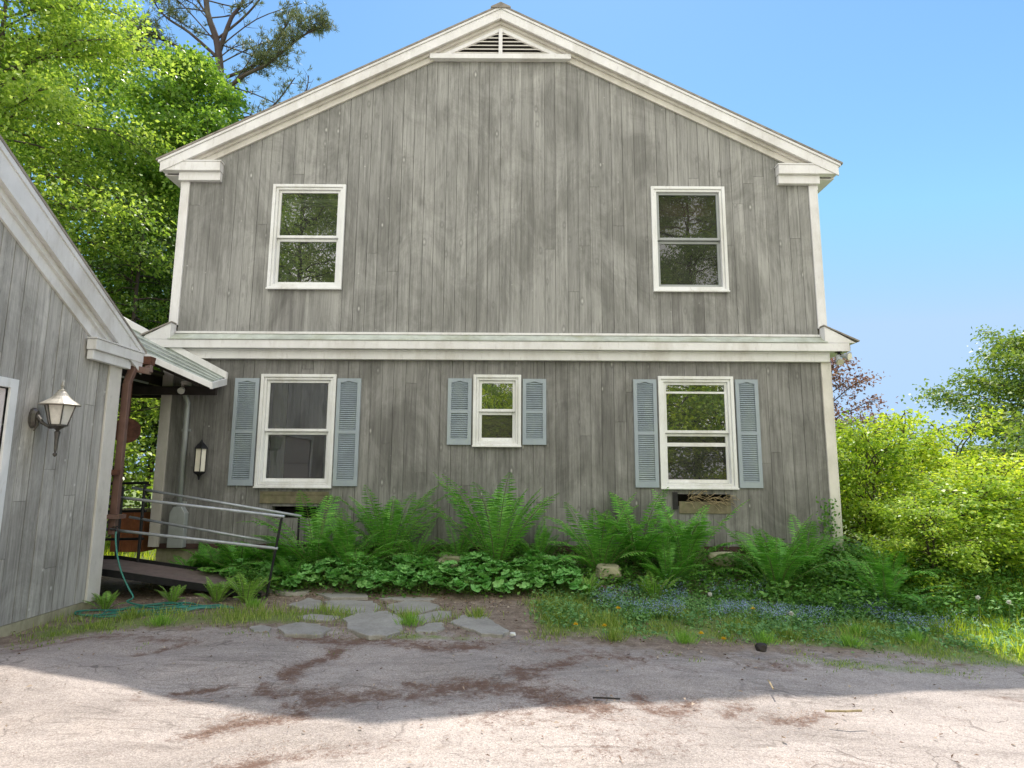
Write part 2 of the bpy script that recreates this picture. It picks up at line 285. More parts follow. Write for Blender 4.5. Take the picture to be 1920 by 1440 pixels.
class MB:
    """collects shapes given in world metres; build() links them as one mesh under a root"""
    def __init__(s): s.v = []; s.f = []; s.a = []
    def add(s, vs, fs, a=0.0):
        b = len(s.v); s.v += [tuple(p) for p in vs]
        for f in fs: s.f.append(tuple(i + b for i in f)); s.a.append(a)
        return s
    def box(s, x0, x1, y0, y1, z0, z1, a=0.0):
        if x0 > x1: x0, x1 = x1, x0
        if y0 > y1: y0, y1 = y1, y0
        if z0 > z1: z0, z1 = z1, z0
        v = [(x0,y0,z0),(x1,y0,z0),(x1,y1,z0),(x0,y1,z0),(x0,y0,z1),(x1,y0,z1),(x1,y1,z1),(x0,y1,z1)]
        return s.add(v, [(0,3,2,1),(4,5,6,7),(0,1,5,4),(1,2,6,5),(2,3,7,6),(3,0,4,7)], a)
    def extrude(s, poly, vec, a=0.0):
        """closed prism from a planar polygon moved along vec"""
        n = len(poly); vec = Vector(vec)
        v = [Vector(p) for p in poly] + [Vector(p) + vec for p in poly]
        f = [tuple(range(n)), tuple(range(2*n-1, n-1, -1))] + [(i, (i+1) % n + 0, (i+1) % n + n, i + n) for i in range(n)]
        return s.add(v, [f[0][::-1], f[1][::-1]] + f[2:], a)
    def tube(s, pts, r, n=8, caps=True, a=0.0):
        pts = [Vector(p) for p in pts]; m = len(pts)
        rs = r if hasattr(r, '__len__') else [r] * m
        vs = []; prev = None
        for i, p in enumerate(pts):
            d = (pts[min(i+1, m-1)] - pts[max(i-1, 0)])
            d = d.normalized() if d.length > 1e-9 else Vector((0, 0, 1))
            if prev is None:
                u = d.cross(Vector((0, 0, 1)))
                if u.length < 0.05: u = d.cross(Vector((0, 1, 0)))
            else: u = prev - d * prev.dot(d)
            u.normalize(); w = d.cross(u); prev = u
            for k in range(n):
                t = 2 * PI * k / n
                vs.append(p + (u * math.cos(t) + w * math.sin(t)) * rs[i])
        fs = [(i*n + k, i*n + (k+1) % n, (i+1)*n + (k+1) % n, (i+1)*n + k) for i in range(m-1) for k in range(n)]
        if caps: fs += [tuple(range(n-1, -1, -1)), tuple((m-1)*n + k for k in range(n))]
        return s.add(vs, fs, a)
    def lathe(s, c, prof, n=12, a=0.0, tw=0.0):
        """prof: (radius, z) pairs"""
        vs = []
        for r, z in prof:
            for k in range(n):
                t = 2 * PI * k / n + tw
                vs.append((c[0] + r * math.cos(t), c[1] + r * math.sin(t), c[2] + z))
        m = len(prof)
        fs = [(i*n + k, i*n + (k+1) % n, (i+1)*n + (k+1) % n, (i+1)*n + k) for i in range(m-1) for k in range(n)]
        fs += [tuple(range(n-1, -1, -1)), tuple((m-1)*n + k for k in range(n))]
        return s.add(vs, fs, a)
    def build(s, name, mat, parent=None, bevel=0.0, smooth=False, attr=False):
        off = Vector(parent_world(parent)) if parent is not None else Vector((0, 0, 0))
        me = bpy.data.meshes.new(name)
        me.from_pydata([(p[0]-off.x, p[1]-off.y, p[2]-off.z) for p in s.v], [], s.f)
        if attr:
            at = me.attributes.new('bid', 'FLOAT', 'FACE'); at.data.foreach_set('value', s.a)
        if smooth: me.polygons.foreach_set('use_smooth', [True] * len(me.polygons))
        me.update()
        o = link_mesh(name, me, mat, parent)
        if bevel:
            b = o.modifiers.new('bevel', 'BEVEL'); b.width = bevel; b.segments = 2; b.limit_method = 'ANGLE'
        return o

def parent_world(o):
    x, y, z = 0, 0, 0
    while o is not None:
        x += o.location.x; y += o.location.y; z += o.location.z; o = o.parent
    return (x, y, z)

def tag(o, label=None, cat=None, group=None, kind=None):
    if label: o['label'] = label
    if cat: o['category'] = cat
    if group: o['group'] = group
    if kind: o['kind'] = kind
    return o

def thing(name, loc, label, cat, group=None, kind=None):
    o = bpy.data.objects.new(name, None); COL.objects.link(o)
    o.location = loc; o.empty_display_size = 0.2
    return tag(o, label, cat, group, kind)

def quads_obj(name, P, mat, parent=None, loc=(0, 0, 0), mats=None, mi=None):
    """P: (n,4,3) array of separate quads"""
    n = len(P); me = bpy.data.meshes.new(name)
    me.vertices.add(n * 4); me.vertices.foreach_set('co', P.reshape(-1).astype(np.float32))
    me.loops.add(n * 4); me.loops.foreach_set('vertex_index', np.arange(n * 4, dtype=np.int32))
    me.polygons.add(n); me.polygons.foreach_set('loop_start', np.arange(0, n * 4, 4, dtype=np.int32))
    me.polygons.foreach_set('loop_total', np.full(n, 4, dtype=np.int32))
    if mi is not None: me.polygons.foreach_set('material_index', mi.astype(np.int32))
    me.update(calc_edges=True)
    o = link_mesh(name, me, mat, parent, mats=mats)
    if parent is None: o.location = loc
    return o

def unit(a): return a / np.maximum(np.linalg.norm(a, axis=-1, keepdims=True), 1e-9)

def leaf_quads(p, d, nrm, L, W, fold=0.18):
    """leaf blades: base p, direction d, normal nrm"""
    d = unit(d); side = unit(np.cross(d, nrm)); n2 = unit(np.cross(side, d))
    L = np.asarray(L)[:, None]; W = np.asarray(W)[:, None]
    a = p; b = p + d * L * 0.45 + side * W * 0.5 + n2 * W * fold
    c = p + d * L - n2 * L * 0.10; e = p + d * L * 0.45 - side * W * 0.5 + n2 * W * fold
    return np.stack([a, b, c, e], axis=1)

def rnd(n, lo=-1.0, hi=1.0): return RG.uniform(lo, hi, n)

# ground height used by everything that stands on it
def sstep(t): t = np.clip(t, 0, 1); return t * t * (3 - 2 * t)
def gz(x, y):
    x = np.asarray(x, dtype=float); y = np.asarray(y, dtype=float)
    bed = 0.28 * sstep((y - 7.5) / 1.3) * (0.25 + 0.75 * sstep((x + 3.4) / 1.2))
    wav = 0.018 * np.sin(x * 1.3 + 0.7) * np.sin(y * 1.7 + 0.4) + 0.008 * np.sin(x * 3.7 + y * 2.9)
    tilt = 0.06 * sstep((-x - 1.0) / 4) * (1 - sstep((y - 4.8) / .8)) - 0.06 * sstep((-x - 3.8) / .7) * sstep((y - 5.0) / .8) - 0.18 * sstep((x - 0.2) / 4.5) * (1 - 0.5 * sstep((y - 7.4) / 1.2))
    return bed + tilt * sstep((9 - abs(x) ) / 3 + 1) + wav * np.clip(1 - (np.hypot(x, y - 5) / 12), 0, 1)
def G(x, y): return float(gz(x, y))

# ------------------------------------------------------------------ ground sheet
STONES = [[(-1.69, 6.542), (-1.576, 6.812), (-1.338, 6.864), (-1.128, 6.514), (-1.067, 6.121), (-1.168, 5.939), (-1.311, 5.936), (-1.538, 6.185)], [(-2.14, 7.457), (-1.952, 7.519), (-1.643, 7.471), (-1.495, 7.206), (-1.504, 6.955), (-1.753, 6.9), (-1.98, 7.042)], [(-1.40, 7.313), (-1.244, 7.539), (-0.962, 7.49), (-0.838, 7.224), (-0.977, 6.969), (-1.231, 6.962)], [(-1.035, 6.734), (-0.826, 7.0), (-0.665, 7.0), (-0.653, 6.788), (-0.872, 6.52)], [(-0.908, 6.238), (-0.816, 6.398), (-0.705, 6.441), (-0.654, 6.244), (-0.702, 6.092), (-0.867, 6.089)], [(-0.572, 6.486), (-0.497, 6.793), (-0.293, 6.845), (-0.158, 6.454), (-0.048, 6.22), (-0.092, 6.07), (-0.278, 6.102)], [(-2.246, 6.245), (-2.131, 6.407), (-1.894, 6.332), (-1.753, 6.18), (-1.79, 5.996), (-2.078, 5.989)], [(-2.512, 7.283), (-2.446, 7.68), (-2.22, 7.456), (-2.12, 7.088), (-2.317, 7.132)], [(-3.014, 7.95), (-2.951, 8.12), (-2.503, 8.02), (-2.50, 7.78), (-2.729, 7.76)], [(-2.214, 6.704), (-2.122, 6.798), (-1.817, 6.70), (-1.839, 6.539), (-2.084, 6.558)], [(-2.511, 6.2), (-2.449, 6.279), (-2.334, 6.227), (-2.29, 6.057), (-2.404, 6.032)], [(-1.55, 7.681), (-1.342, 7.80), (-0.902, 7.748), (-0.971, 7.6), (-1.286, 7.585)], [(-2.376, 7.86), (-2.147, 7.98), (-1.799, 7.9), (-1.751, 7.64), (-2.134, 7.594)]]
NEEDLES = [[(-1.281, 4.39), (-0.946, 4.497), (-0.753, 4.663), (-0.526, 4.69), (-0.215, 4.617), (0.088, 4.622), (0.234, 4.517), (0.436, 4.32), (0.593, 4.184)], [(-1.674, 4.883), (-1.603, 5.29), (-1.508, 5.637)], [(0.094, 4.915), (0.181, 5.112), (0.449, 5.286)], [(0.903, 4.528), (0.992, 4.282), (1.209, 4.43)], [(-1.82, 3.824), (-1.709, 4.064), (-1.353, 4.182)], [(-1.496, 3.403), (-1.31, 3.556)], [(-1.96, 5.947), (-1.252, 5.87), (-0.747, 5.738), (-0.271, 5.714)], [(-3.164, 5.489), (-2.891, 5.659)], [(-2.305, 4.56), (-2.104, 4.607)], [(-1.794, 4.59), (-1.379, 4.6), (-1.281, 4.39)], [(1.711, 4.246), (2.123, 4.445)], [(-0.783, 4.838), (-0.486, 4.668)], [(1.467, 4.243), (1.61, 4.436)]]
EDGE = [(-30, 5.0), (-6, 5.2), (-4.39, 5.50), (-3.835, 6.0), (-2.25, 5.92), (-0.27, 5.78), (0.6, 5.55), (1.47, 5.30), (2.4, 5.5), (4.5, 5.95), (7, 6.3), (30, 7)]
NW = [0.10, 0.06, 0.09, 0.07, 0.07, 0.08, 0.10, 0.05, 0.04, 0.06, 0.04, 0.04, 0.05]

LAT = np.random.default_rng(99).uniform(0, 1, (256, 256))
def vnoise(x, y):
    xi = np.floor(x).astype(int); yi = np.floor(y).astype(int); fx = sstep(x - xi); fy = sstep(y - yi)
    a = LAT[xi % 256, yi % 256]; b = LAT[(xi + 1) % 256, yi % 256]; c = LAT[xi % 256, (yi + 1) % 256]; d = LAT[(xi + 1) % 256, (yi + 1) % 256]
    return (a * (1 - fx) + b * fx) * (1 - fy) + (c * (1 - fx) + d * fx) * fy
def fbm(x, y, f): return (vnoise(x * f, y * f) + .5 * vnoise(x * f * 2.1 + 7, y * f * 2.1) + .3 * vnoise(x * f * 4.3, y * f * 4.3 + 3)) / 1.8
def seg_dist(x, y, pl):
    best = np.full(x.shape, 99.0)
    for (ax, ay), (bx, by) in zip(pl[:-1], pl[1:]):
        dx, dy = bx - ax, by - ay
        t = np.clip(((x - ax) * dx + (y - ay) * dy) / (dx * dx + dy * dy), 0, 1)
        best = np.minimum(best, np.hypot(x - ax - t * dx, y - ay - t * dy))
    return best
def edge_y(x): return np.interp(x, [e[0] for e in EDGE], [e[1] for e in EDGE])
def blob(x, y, cx, cy, rx, ry): return np.exp(-(((x - cx) / rx) ** 2 + ((y - cy) / ry) ** 2))
def soil_m(x, y): return sstep((y - edge_y(x) + 0.45) / 1.0) * 0.62 + 0.38 * sstep((y - edge_y(x) - 0.3) / .6)
def green_m(x, y):
    g = .75 * blob(x, y, -3.6, 6.6, 0.9, 0.40) + 0.7 * blob(x, y, -4.4, 6.3, 0.5, 0.4) + 0.45 * blob(x, y, -2.6, 6.8, 0.6, 0.5)
    g += 0.95 * sstep((x - 0.0) / 0.5) * sstep((y - 5.65) / 0.9) * sstep((7.9 - y) / 0.5)
    g += 0.7 * blob(x, y, 3.2, 5.6, 1.1, 0.22) + 0.75 * blob(x, y, -0.9, 5.98, 0.9, 0.12) + 0.5 * blob(x, y, -0.9, 6.65, 0.7, 0.2) + 0.6 * blob(x, y, -1.9, 6.75, 0.7, 0.35) + .55 * blob(x, y, -1.1, 6.9, .5, .3)
    g += 0.6 * sstep((x - 3.4) / 1.0) * sstep((y - 5.5) / 0.5) + sstep((y - 9.3) / 0.6) + sstep((x - 4.8) / 0.8) * sstep((y - 5.6) / 0.4)
    return np.clip(g, 0, 1)
def needle_m(x, y):
    r = np.zeros(x.shape)
    for pl, w in zip(NEEDLES, NW): r = np.maximum(r, (0.55 + .45 * fbm(x, y, 3.0)) * np.exp(-(seg_dist(x + .05 * np.sin(y * 9), y + .06 * np.sin(x * 7.3), pl) / (w * 1.9)) ** 2))
    r = np.maximum(r, .45 * np.clip((fbm(x * .7 + 3, y * 1.6, 1.4) - .60) * 5, 0, 1) * (y > 3.5) * (y < 6.3))
    r = np.maximum(r, .62 * np.exp(-((y - edge_y(x) + .02) / .22) ** 2) * np.clip((fbm(x, y * 2, 1.3) - .38) * 4, 0, 1))
    return r

def build_ground():
    xs = np.concatenate([[-900, -300, -120, -60, -30, -18, -12, -9, -7.5], np.arange(-6.5, 6.51, 0.05), [7.5, 9, 12, 18, 30, 60, 120, 300, 900]])
    ys = np.concatenate([[-900, -300, -120, -60, -30, -15, -6, -2, 0.5, 1.5], np.arange(2.2, 9.6, 0.05), [10.5, 12, 15, 20, 30, 60, 120, 300, 900, 2500]])
    X, Y = np.meshgrid(xs, ys); Z = gz(X, Y)
    nx, ny = len(xs), len(ys)
    inn = np.exp(-((X / 7) ** 4)) * np.exp(-(((Y - 5) / 5) ** 4))
    Z = Z + inn * RG.normal(0, 0.0018, X.shape)
    near_ = (Y > 2.5) & (Y < 6.2) & (abs(X) < 6)
    low = np.zeros(X.shape)
    for pl in NEEDLES: low = np.maximum(low, np.exp(-(seg_dist(X, Y, pl) / .26) ** 2))
    Z = Z + near_ * (-0.022 * low + 0.030 * (fbm(X + 9, Y * 1.3, 0.9) - .5) * sstep((6.1 - Y) / .6) * sstep((Y - 2.5) / .5))
    V = np.stack([X, Y, Z], -1).reshape(-1, 3)
    i = np.arange(ny - 1)[:, None] * nx + np.arange(nx - 1)[None, :]
    F = np.stack([i, i + 1, i + nx + 1, i + nx], -1).reshape(-1, 4)
    me = bpy.data.meshes.new('ground')
    me.vertices.add(len(V)); me.vertices.foreach_set('co', V.reshape(-1).astype(np.float32))
    n = len(F); me.loops.add(n * 4); me.loops.foreach_set('vertex_index', F.reshape(-1).astype(np.int32))
    me.polygons.add(n); me.polygons.foreach_set('loop_start', np.arange(0, n*4, 4, dtype=np.int32)); me.polygons.foreach_set('loop_total', np.full(n, 4, dtype=np.int32))
    me.polygons.foreach_set('use_smooth', np.ones(n, dtype=bool))
    me.update(calc_edges=True)
    for nm, fn in (('soil', soil_m), ('green', green_m), ('needle', needle_m)):
        a = me.attributes.new(nm, 'FLOAT', 'POINT'); a.data.foreach_set('value', fn(V[:, 0], V[:, 1]).astype(np.float32))
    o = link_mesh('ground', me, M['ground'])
    tag(o, kind='structure')
build_ground()

# ------------------------------------------------------------------ HOUSE
CX = -0.215          # centre line of the gable
YF = 9.0             # face of the boards
YB = 17.0            # back of the house
XL, XR = -5.145, 4.712
house = thing('house', (CX, YF, 0.0), 'two storey gabled house clad in weathered grey vertical boards with white trim', 'house')

WINS = dict(
    W1=dict(x0=-3.73, x1=-2.60, z0=4.262, z1=5.952), W2=dict(x0=2.142, x1=3.285, z0=4.257, z1=5.952),
    W3=dict(x0=-3.72, x1=-2.605, z0=1.292, z1=2.958), W4=dict(x0=-0.572, x1=0.136, z0=1.90, z1=2.967),
    W5=dict(x0=2.165, x1=3.280, z0=1.308, z1=2.960))
HOLES = [(w['x0'] + 0.03, w['x1'] - 0.03, w['z0'] + 0.03, w['z1'] - 0.03) for w in WINS.values()]
HOLES += [(-3.45, -2.75, 0.86, 1.03), (2.37, 3.17, 1.06, 1.235)]

def board_wall(mb, x0, x1, zlo, ztop, holes, bw, mk, depth=0.022, gap=0.0045, rng=None, joints=0.35):
    """vertical boards of slightly different widths; mk maps (u, depth, z) to world"""
    rng = rng or random.Random(3)
    xs = [x0]
    while xs[-1] < x1 - bw * 0.6: xs.append(xs[-1] + bw * rng.uniform(0.93, 1.07))
    xs[-1] = x1
    for a, b in zip(xs[:-1], xs[1:]):
        bid = rng.random(); g = gap * rng.uniform(0.4, 1.5); dd = rng.uniform(0, 0.004)
        cuts = sorted({a + g / 2, b - g / 2} | {h for hh in holes for h in hh[:2] if a + g / 2 < h < b - g / 2})
        jz = rng.uniform(zlo + 0.4, zlo + 2.6) if rng.random() < joints else None
        for u0, u1 in zip(cuts[:-1], cuts[1:]):
            um = (u0 + u1) / 2
            blocks = sorted([(h[2], h[3]) for h in holes if h[0] <= um <= h[1]])
            zz = zlo; segs = []
            for h0, h1 in blocks:
                if h0 > zz: segs.append((zz, h0))
                zz = max(zz, h1)
            segs.append((zz, None))
            for s0, s1 in segs:
                t0 = s1 if s1 is not None else ztop(u0); t1 = s1 if s1 is not None else ztop(u1)
                if min(t0, t1) <= s0 + 0.01: continue
                pieces = [(s0, t0, t1, bid)]
                if jz and s0 < jz < min(t0, t1) - 0.3:
                    pieces = [(s0, jz - 0.002, jz - 0.002, bid), (jz + 0.002, t0, t1, (bid + 0.37) % 1)]
                for q0, q1, q2, bi in pieces:
                    P = [(u0, -dd, q0), (u1, -dd, q0), (u1, -dd, q2), (u0, -dd, q1), (u0, depth, q0), (u1, depth, q0), (u1, depth, q2), (u0, depth, q1)]
                    mb.add([mk(*p) for p in P], [(0,1,2,3), (4,7,6,5), (0,4,5,1), (1,5,6,2), (2,6,7,3), (3,7,4,0)], bi)

mkf = lambda u, d, z: (u, YF + d, z)
slope_w = 0.505
rg = random.Random(5)
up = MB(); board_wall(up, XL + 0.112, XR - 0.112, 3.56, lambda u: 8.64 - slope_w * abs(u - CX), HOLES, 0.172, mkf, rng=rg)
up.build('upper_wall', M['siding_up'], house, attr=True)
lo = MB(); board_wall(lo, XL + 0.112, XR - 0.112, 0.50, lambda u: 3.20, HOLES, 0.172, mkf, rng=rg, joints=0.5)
lo.build('lower_wall', M['siding_low'], house, attr=True)
# sheathing behind the boards, cut round the openings, and the other walls
sh = MB()
def holed_slab(mb, x0, x1, z0, ztop, holes, y0, y1):
    xs = sorted({x0, x1, CX} | {h for hh in holes for h in hh[:2]})
    for a, b in zip(xs[:-1], xs[1:]):
        um = (a + b) / 2; bl = sorted([(h[2], h[3]) for h in holes if h[0] <= um <= h[1]]); zz = z0; segs = []
        for h0, h1 in bl: segs.append((zz, h0)); zz = h1
        segs.append((zz, None))
        for s0, s1 in segs:
            t0 = s1 if s1 is not None else ztop(a); t1 = s1 if s1 is not None else ztop(b)
            P = [(a, y0, s0), (b, y0, s0), (b, y0, t1), (a, y0, t0), (a, y1, s0), (b, y1, s0), (b, y1, t1), (a, y1, t0)]
            mb.add(P, [(0,1,2,3), (4,7,6,5), (0,4,5,1), (1,5,6,2), (2,6,7,3), (3,7,4,0)])
holed_slab(sh, XL + 0.01, XR - 0.01, 0.52, lambda u: 8.66 - slope_w * abs(u - CX), HOLES, YF + 0.024, YF + 0.12)
sh.box(XL + 0.004, XL + 0.12, YF + 0.12, YB, 0.4, 6.15); sh.box(XR - 0.12, XR - 0.004, YF + 0.12, YB, 0.4, 6.15)
sh.box(XL + 0.12, XR - 0.12, YB - 0.12, YB, 0.4, 6.15)
sh.extrude([(XL + 0.12, YB - 0.1, 6.15), (XR - 0.12, YB - 0.1, 6.15), (CX, YB - 0.1, 8.62)], (0, 0.1, 0))
sh.build('side_wall', M['siding_plain'], house)
fd = MB(); fd.box(XL + 0.05, XR - 0.05, YF + 0.05, YF + 0.3, -0.2, 0.42); fd.box(XL + 0.05, XL + 0.3, YF + 0.3, YB, -0.2, 0.39); fd.box(XR - 0.3, XR - 0.05, YF + 0.3, YB, -0.2, 0.39)
fd.build('foundation', M['concrete'], house)
MB().box(XL + 0.03, XR - 0.03, YF + 0.002, YF + 0.1, 0.425, 0.497).build('sill_board', M['maroon'], house)

# corner boards
for nm, a, b, z0, z1, mt in (('corner_board', XL, XL + 0.112, 3.70, 5.983, 'white'), ('corner_board', XR - 0.112, XR, 3.70, 5.983, 'white'),
                             ('corner_board', XL - 0.012, XL + 0.112, 0.45, 3.18, 'cream'), ('corner_board', XR - 0.112, XR + 0.014, 0.45, 3.18, 'cream')):
    c = MB(); c.box(a, b, YF - 0.03, YF + 0.03, z0, z1)
    if a < 0: c.box(a - 0.022, a, YF - 0.028, YF + 0.10, z0, z1)
    else: c.box(b, b + 0.022, YF - 0.028, YF + 0.10, z0, z1)
    c.build(nm, M[mt], house, bevel=0.004)

# main roof: slabs, rake boards, soffit, frieze, returns
RS = 0.507; RY = 8.86; ZR = 8.985; EH = 5.27
rf = MB()
for sg in (-1, 1):
    x1 = CX + sg * EH; zt = ZR; ze = ZR - RS * EH
    poly = [(CX, RY - 0.02, zt), (x1 + sg * 0.03, RY - 0.02, ze - 0.015), (x1 + sg * 0.03, RY - 0.02, ze - 0.045), (CX, RY - 0.02, zt - 0.03)]
    rf.extrude(poly if sg > 0 else poly[::-1], (0, YB + 0.4 - RY, 0))
rf.build('roof', M['shingle'], house)
cap = MB(); cap.extrude([(CX - 0.16, RY - 0.03, ZR - 0.072), (CX + 0.16, RY - 0.03, ZR - 0.072), (CX + 0.16, RY - 0.03, ZR - 0.05), (CX, RY - 0.03, ZR + 0.03), (CX - 0.16, RY - 0.03, ZR - 0.05)], (0, 8.8, 0)); cap.build('ridge_cap', M['shingle'], house)
for sg in (-1, 1):
    x1 = CX + sg * (EH - 0.005)
    def rk(dx0, dx1, zo0, zo1, y0, y1, bev=0.004, mt='white', nm='rake_board'):
        p = [(CX + sg * dx0, y0, ZR - RS * dx0 - zo0), (CX + sg * dx1, y0, ZR - RS * dx1 - zo0), (CX + sg * dx1, y0, ZR - RS * dx1 - zo1), (CX + sg * dx0, y0, ZR - RS * dx0 - zo1)]
        m_ = MB(); m_.extrude(p if sg > 0 else p[::-1], (0, y1 - y0, 0)); return m_
    a = rk(0, EH, 0.034, 0.075, RY - 0.014, RY + 0.03); b = rk(0, EH - 0.03, 0.078, 0.235, RY, RY + 0.028)
    a.v, a.f, a.a = a.v + b.v, a.f + [tuple(i + len(a.v) for i in f) for f in b.f], a.a + b.a
    a.build('rake_board', M['white'], house, bevel=0.003)
    s = rk(0, EH - 0.06, 0.20, 0.222, RY + 0.03, YF + 0.02); s.build('soffit', M['cream'], house)
    f = rk(0.0, 4.9, 0.225, 0.372, YF - 0.034, YF - 0.001); f2 = rk(0.0, 4.92, 0.225, 0.275, YF - 0.07, YF - 0.036)
    f.v, f.f, f.a = f.v + f2.v, f.f + [tuple(i + len(f.v) for i in q) for q in f2.f], f.a + f2.a
    f.build('frieze_board', M['cream'], house, bevel=0.003)
    # boxed return at the eave
    xa, xb = (CX + sg * 4.32, CX + sg * 5.235)
    r = MB()
    r.box(xa, xb, RY + 0.012, YF - 0.002, 6.125, 6.268); r.box(xa + sg * 0.008, CX + sg * 4.97, RY + 0.06, YF - 0.002, 5.985, 6.123)
    r.box(xa - sg * 0.012, xb + sg * 0.012, RY + 0.005, YF - 0.002, 6.27, 6.293)
    r.build('cornice_return', M['white'], house, bevel=0.005)
    # eave fascia and soffit running back along the side
    e = MB(); e.box(CX + sg * 5.19, CX + sg * 5.232, YF, YB, 6.10, 6.26); e.box(CX + sg * 4.95, CX + sg * 5.188, YF, YB, 6.09, 6.11)
    e.box(CX + sg * 4.952, CX + sg * 4.972, YF, YB, 5.92, 6.085)
    e.build('eave_fascia', M['white'], house)

# gable vent
vb = MB(); zb = 8.12; vx = 1.10
vb.box(CX - 1.13, CX + 1.13, YF - 0.09, YF - 0.001, 8.075, 8.16)
vb.box(CX - 0.03, CX + 0.03, YF - 0.085, YF - 0.02, 8.162, 8.60)
vent = vb.build('gable_vent', M['white'], house, bevel=0.004)
vent_off = Vector((CX, YF, 0))
fr = MB()
for sg in (-1, 1):
    p = [(CX + sg * 0.03, YF - 0.07, 8.475), (CX + sg * 1.02, YF - 0.07, 8.168), (CX + sg * 0.86, YF - 0.07, 8.168), (CX + sg * 0.03, YF - 0.07, 8.42)]
    p = [(CX, YF - 0.068, 8.575), (CX + sg * 0.81, YF - 0.068, 8.164), (CX + sg * 0.93, YF - 0.068, 8.164), (CX, YF - 0.068, 8.63)]
    fr.extrude(p if sg < 0 else p[::-1], (0, 0.04, 0))
fr.build('vent_frame', M['white'], vent)
sl = MB()
for k in range(6):
    z = 8.18 + k * 0.066; hw = (8.575 - z) / 0.507
    for sg in (-1, 1):
        if hw < 0.08: continue
        xa, xb = sorted((CX + sg * 0.03, CX + sg * hw))
        sl.add([(xa, YF - 0.065, z), (xb, YF - 0.065, z), (xb, YF - 0.012, z + 0.05), (xa, YF - 0.012, z + 0.05), (xa, YF - 0.065, z + 0.012), (xb, YF - 0.065, z + 0.012), (xb, YF - 0.012, z + 0.062), (xa, YF - 0.012, z + 0.062)],
               [(0,3,2,1), (4,5,6,7), (0,1,5,4), (1,2,6,5), (2,3,7,6), (3,0,4,7)])
sl.build('slats', M['cream'], vent)
MB().extrude([(CX - 0.85, YF - 0.008, 8.166), (CX + 0.85, YF - 0.008, 8.166), (CX, YF - 0.008, 8.59)], (0, 0.006, 0)).build('vent_screen', M['room'], vent)

# belt cornice between the storeys
bt = MB()
bt.box(XL + 0.10, XR - 0.10, YF - 0.045, YF - 0.002, 3.565, 3.60)
bt.build('belt_cap', M['white'], house, bevel=0.003)
fl = MB(); y0, y1, z0, z1 = YF - 0.17, YF - 0.03, 3.462, 3.562
fl.add([(XL + 0.06, y0, z0), (XR - 0.06, y0, z0), (XR - 0.06, y1, z1), (XL + 0.06, y1, z1), (XL + 0.06, y0, z0 - 0.012), (XR - 0.06, y0, z0 - 0.012), (XR - 0.06, y1, z1 - 0.03), (XL + 0.06, y1, z1 - 0.03)],
       [(0,1,2,3), (4,7,6,5), (0,4,5,1), (1,5,6,2), (2,6,7,3), (3,7,4,0)])
fl.build('flashing', M['verdigris'], house)
bf = MB(); bf.box(XL - 0.30, XR + 0.26, YF - 0.16, YF - 0.034, 3.325, 3.447); bf.box(XL - 0.02, XR + 0.005, YF - 0.075, YF - 0.003, 3.180, 3.322)
bf.box(XL - 0.01, XR - 0.0, YF - 0.09, YF - 0.076, 3.30, 3.322)
bf.build('belt_fascia', M['white'], house, bevel=0.005)
for sg, xw in ((-1, XL), (1, XR)):
    g = MB()
    p = [(xw - sg * 0.09, YF - 0.155, 3.452), (xw + sg * 0.36, YF - 0.155, 3.452), (xw - sg * 0.09, YF - 0.155, 3.70)]
    g.extrude(p if sg > 0 else p[::-1], (0, 0.15, 0))
    g.build('gable_return', M['white'], house)
    w = MB(); pr = [(xw + sg * 0.002, YF + 0.0, 3.70), (xw + sg * 0.36, YF, 3.49), (xw + sg * 0.36, YF, 3.36), (xw + sg * 0.002, YF, 3.36)]
    w.extrude(pr if sg > 0 else pr[::-1], (0, 7.9, 0)); w.build('side_cornice', M['white'], house)
    r = MB(); pr = [(xw - sg * 0.10, YF - 0.17, 3.722), (xw + sg * 0.415, YF - 0.17, 3.487), (xw + sg * 0.405, YF - 0.17, 3.468), (xw - sg * 0.10, YF - 0.17, 3.703)]
    r.extrude(pr if sg > 0 else pr[::-1], (0, 8.1, 0)); r.build('pent_roof', M['shingle'], house)

# ---- windows
def frame_ring(mb, x0, x1, z0, z1, w, y0, y1, wb=None):
    wb = wb or w
    mb.box(x0, x0 + w, y0, y1, z0, z1); mb.box(x1 - w, x1, y0, y1, z0, z1)
    mb.box(x0 + w, x1 - w, y0, y1, z1 - w, z1); mb.box(x0 + w, x1 - w, y0, y1, z0, z0 + wb)

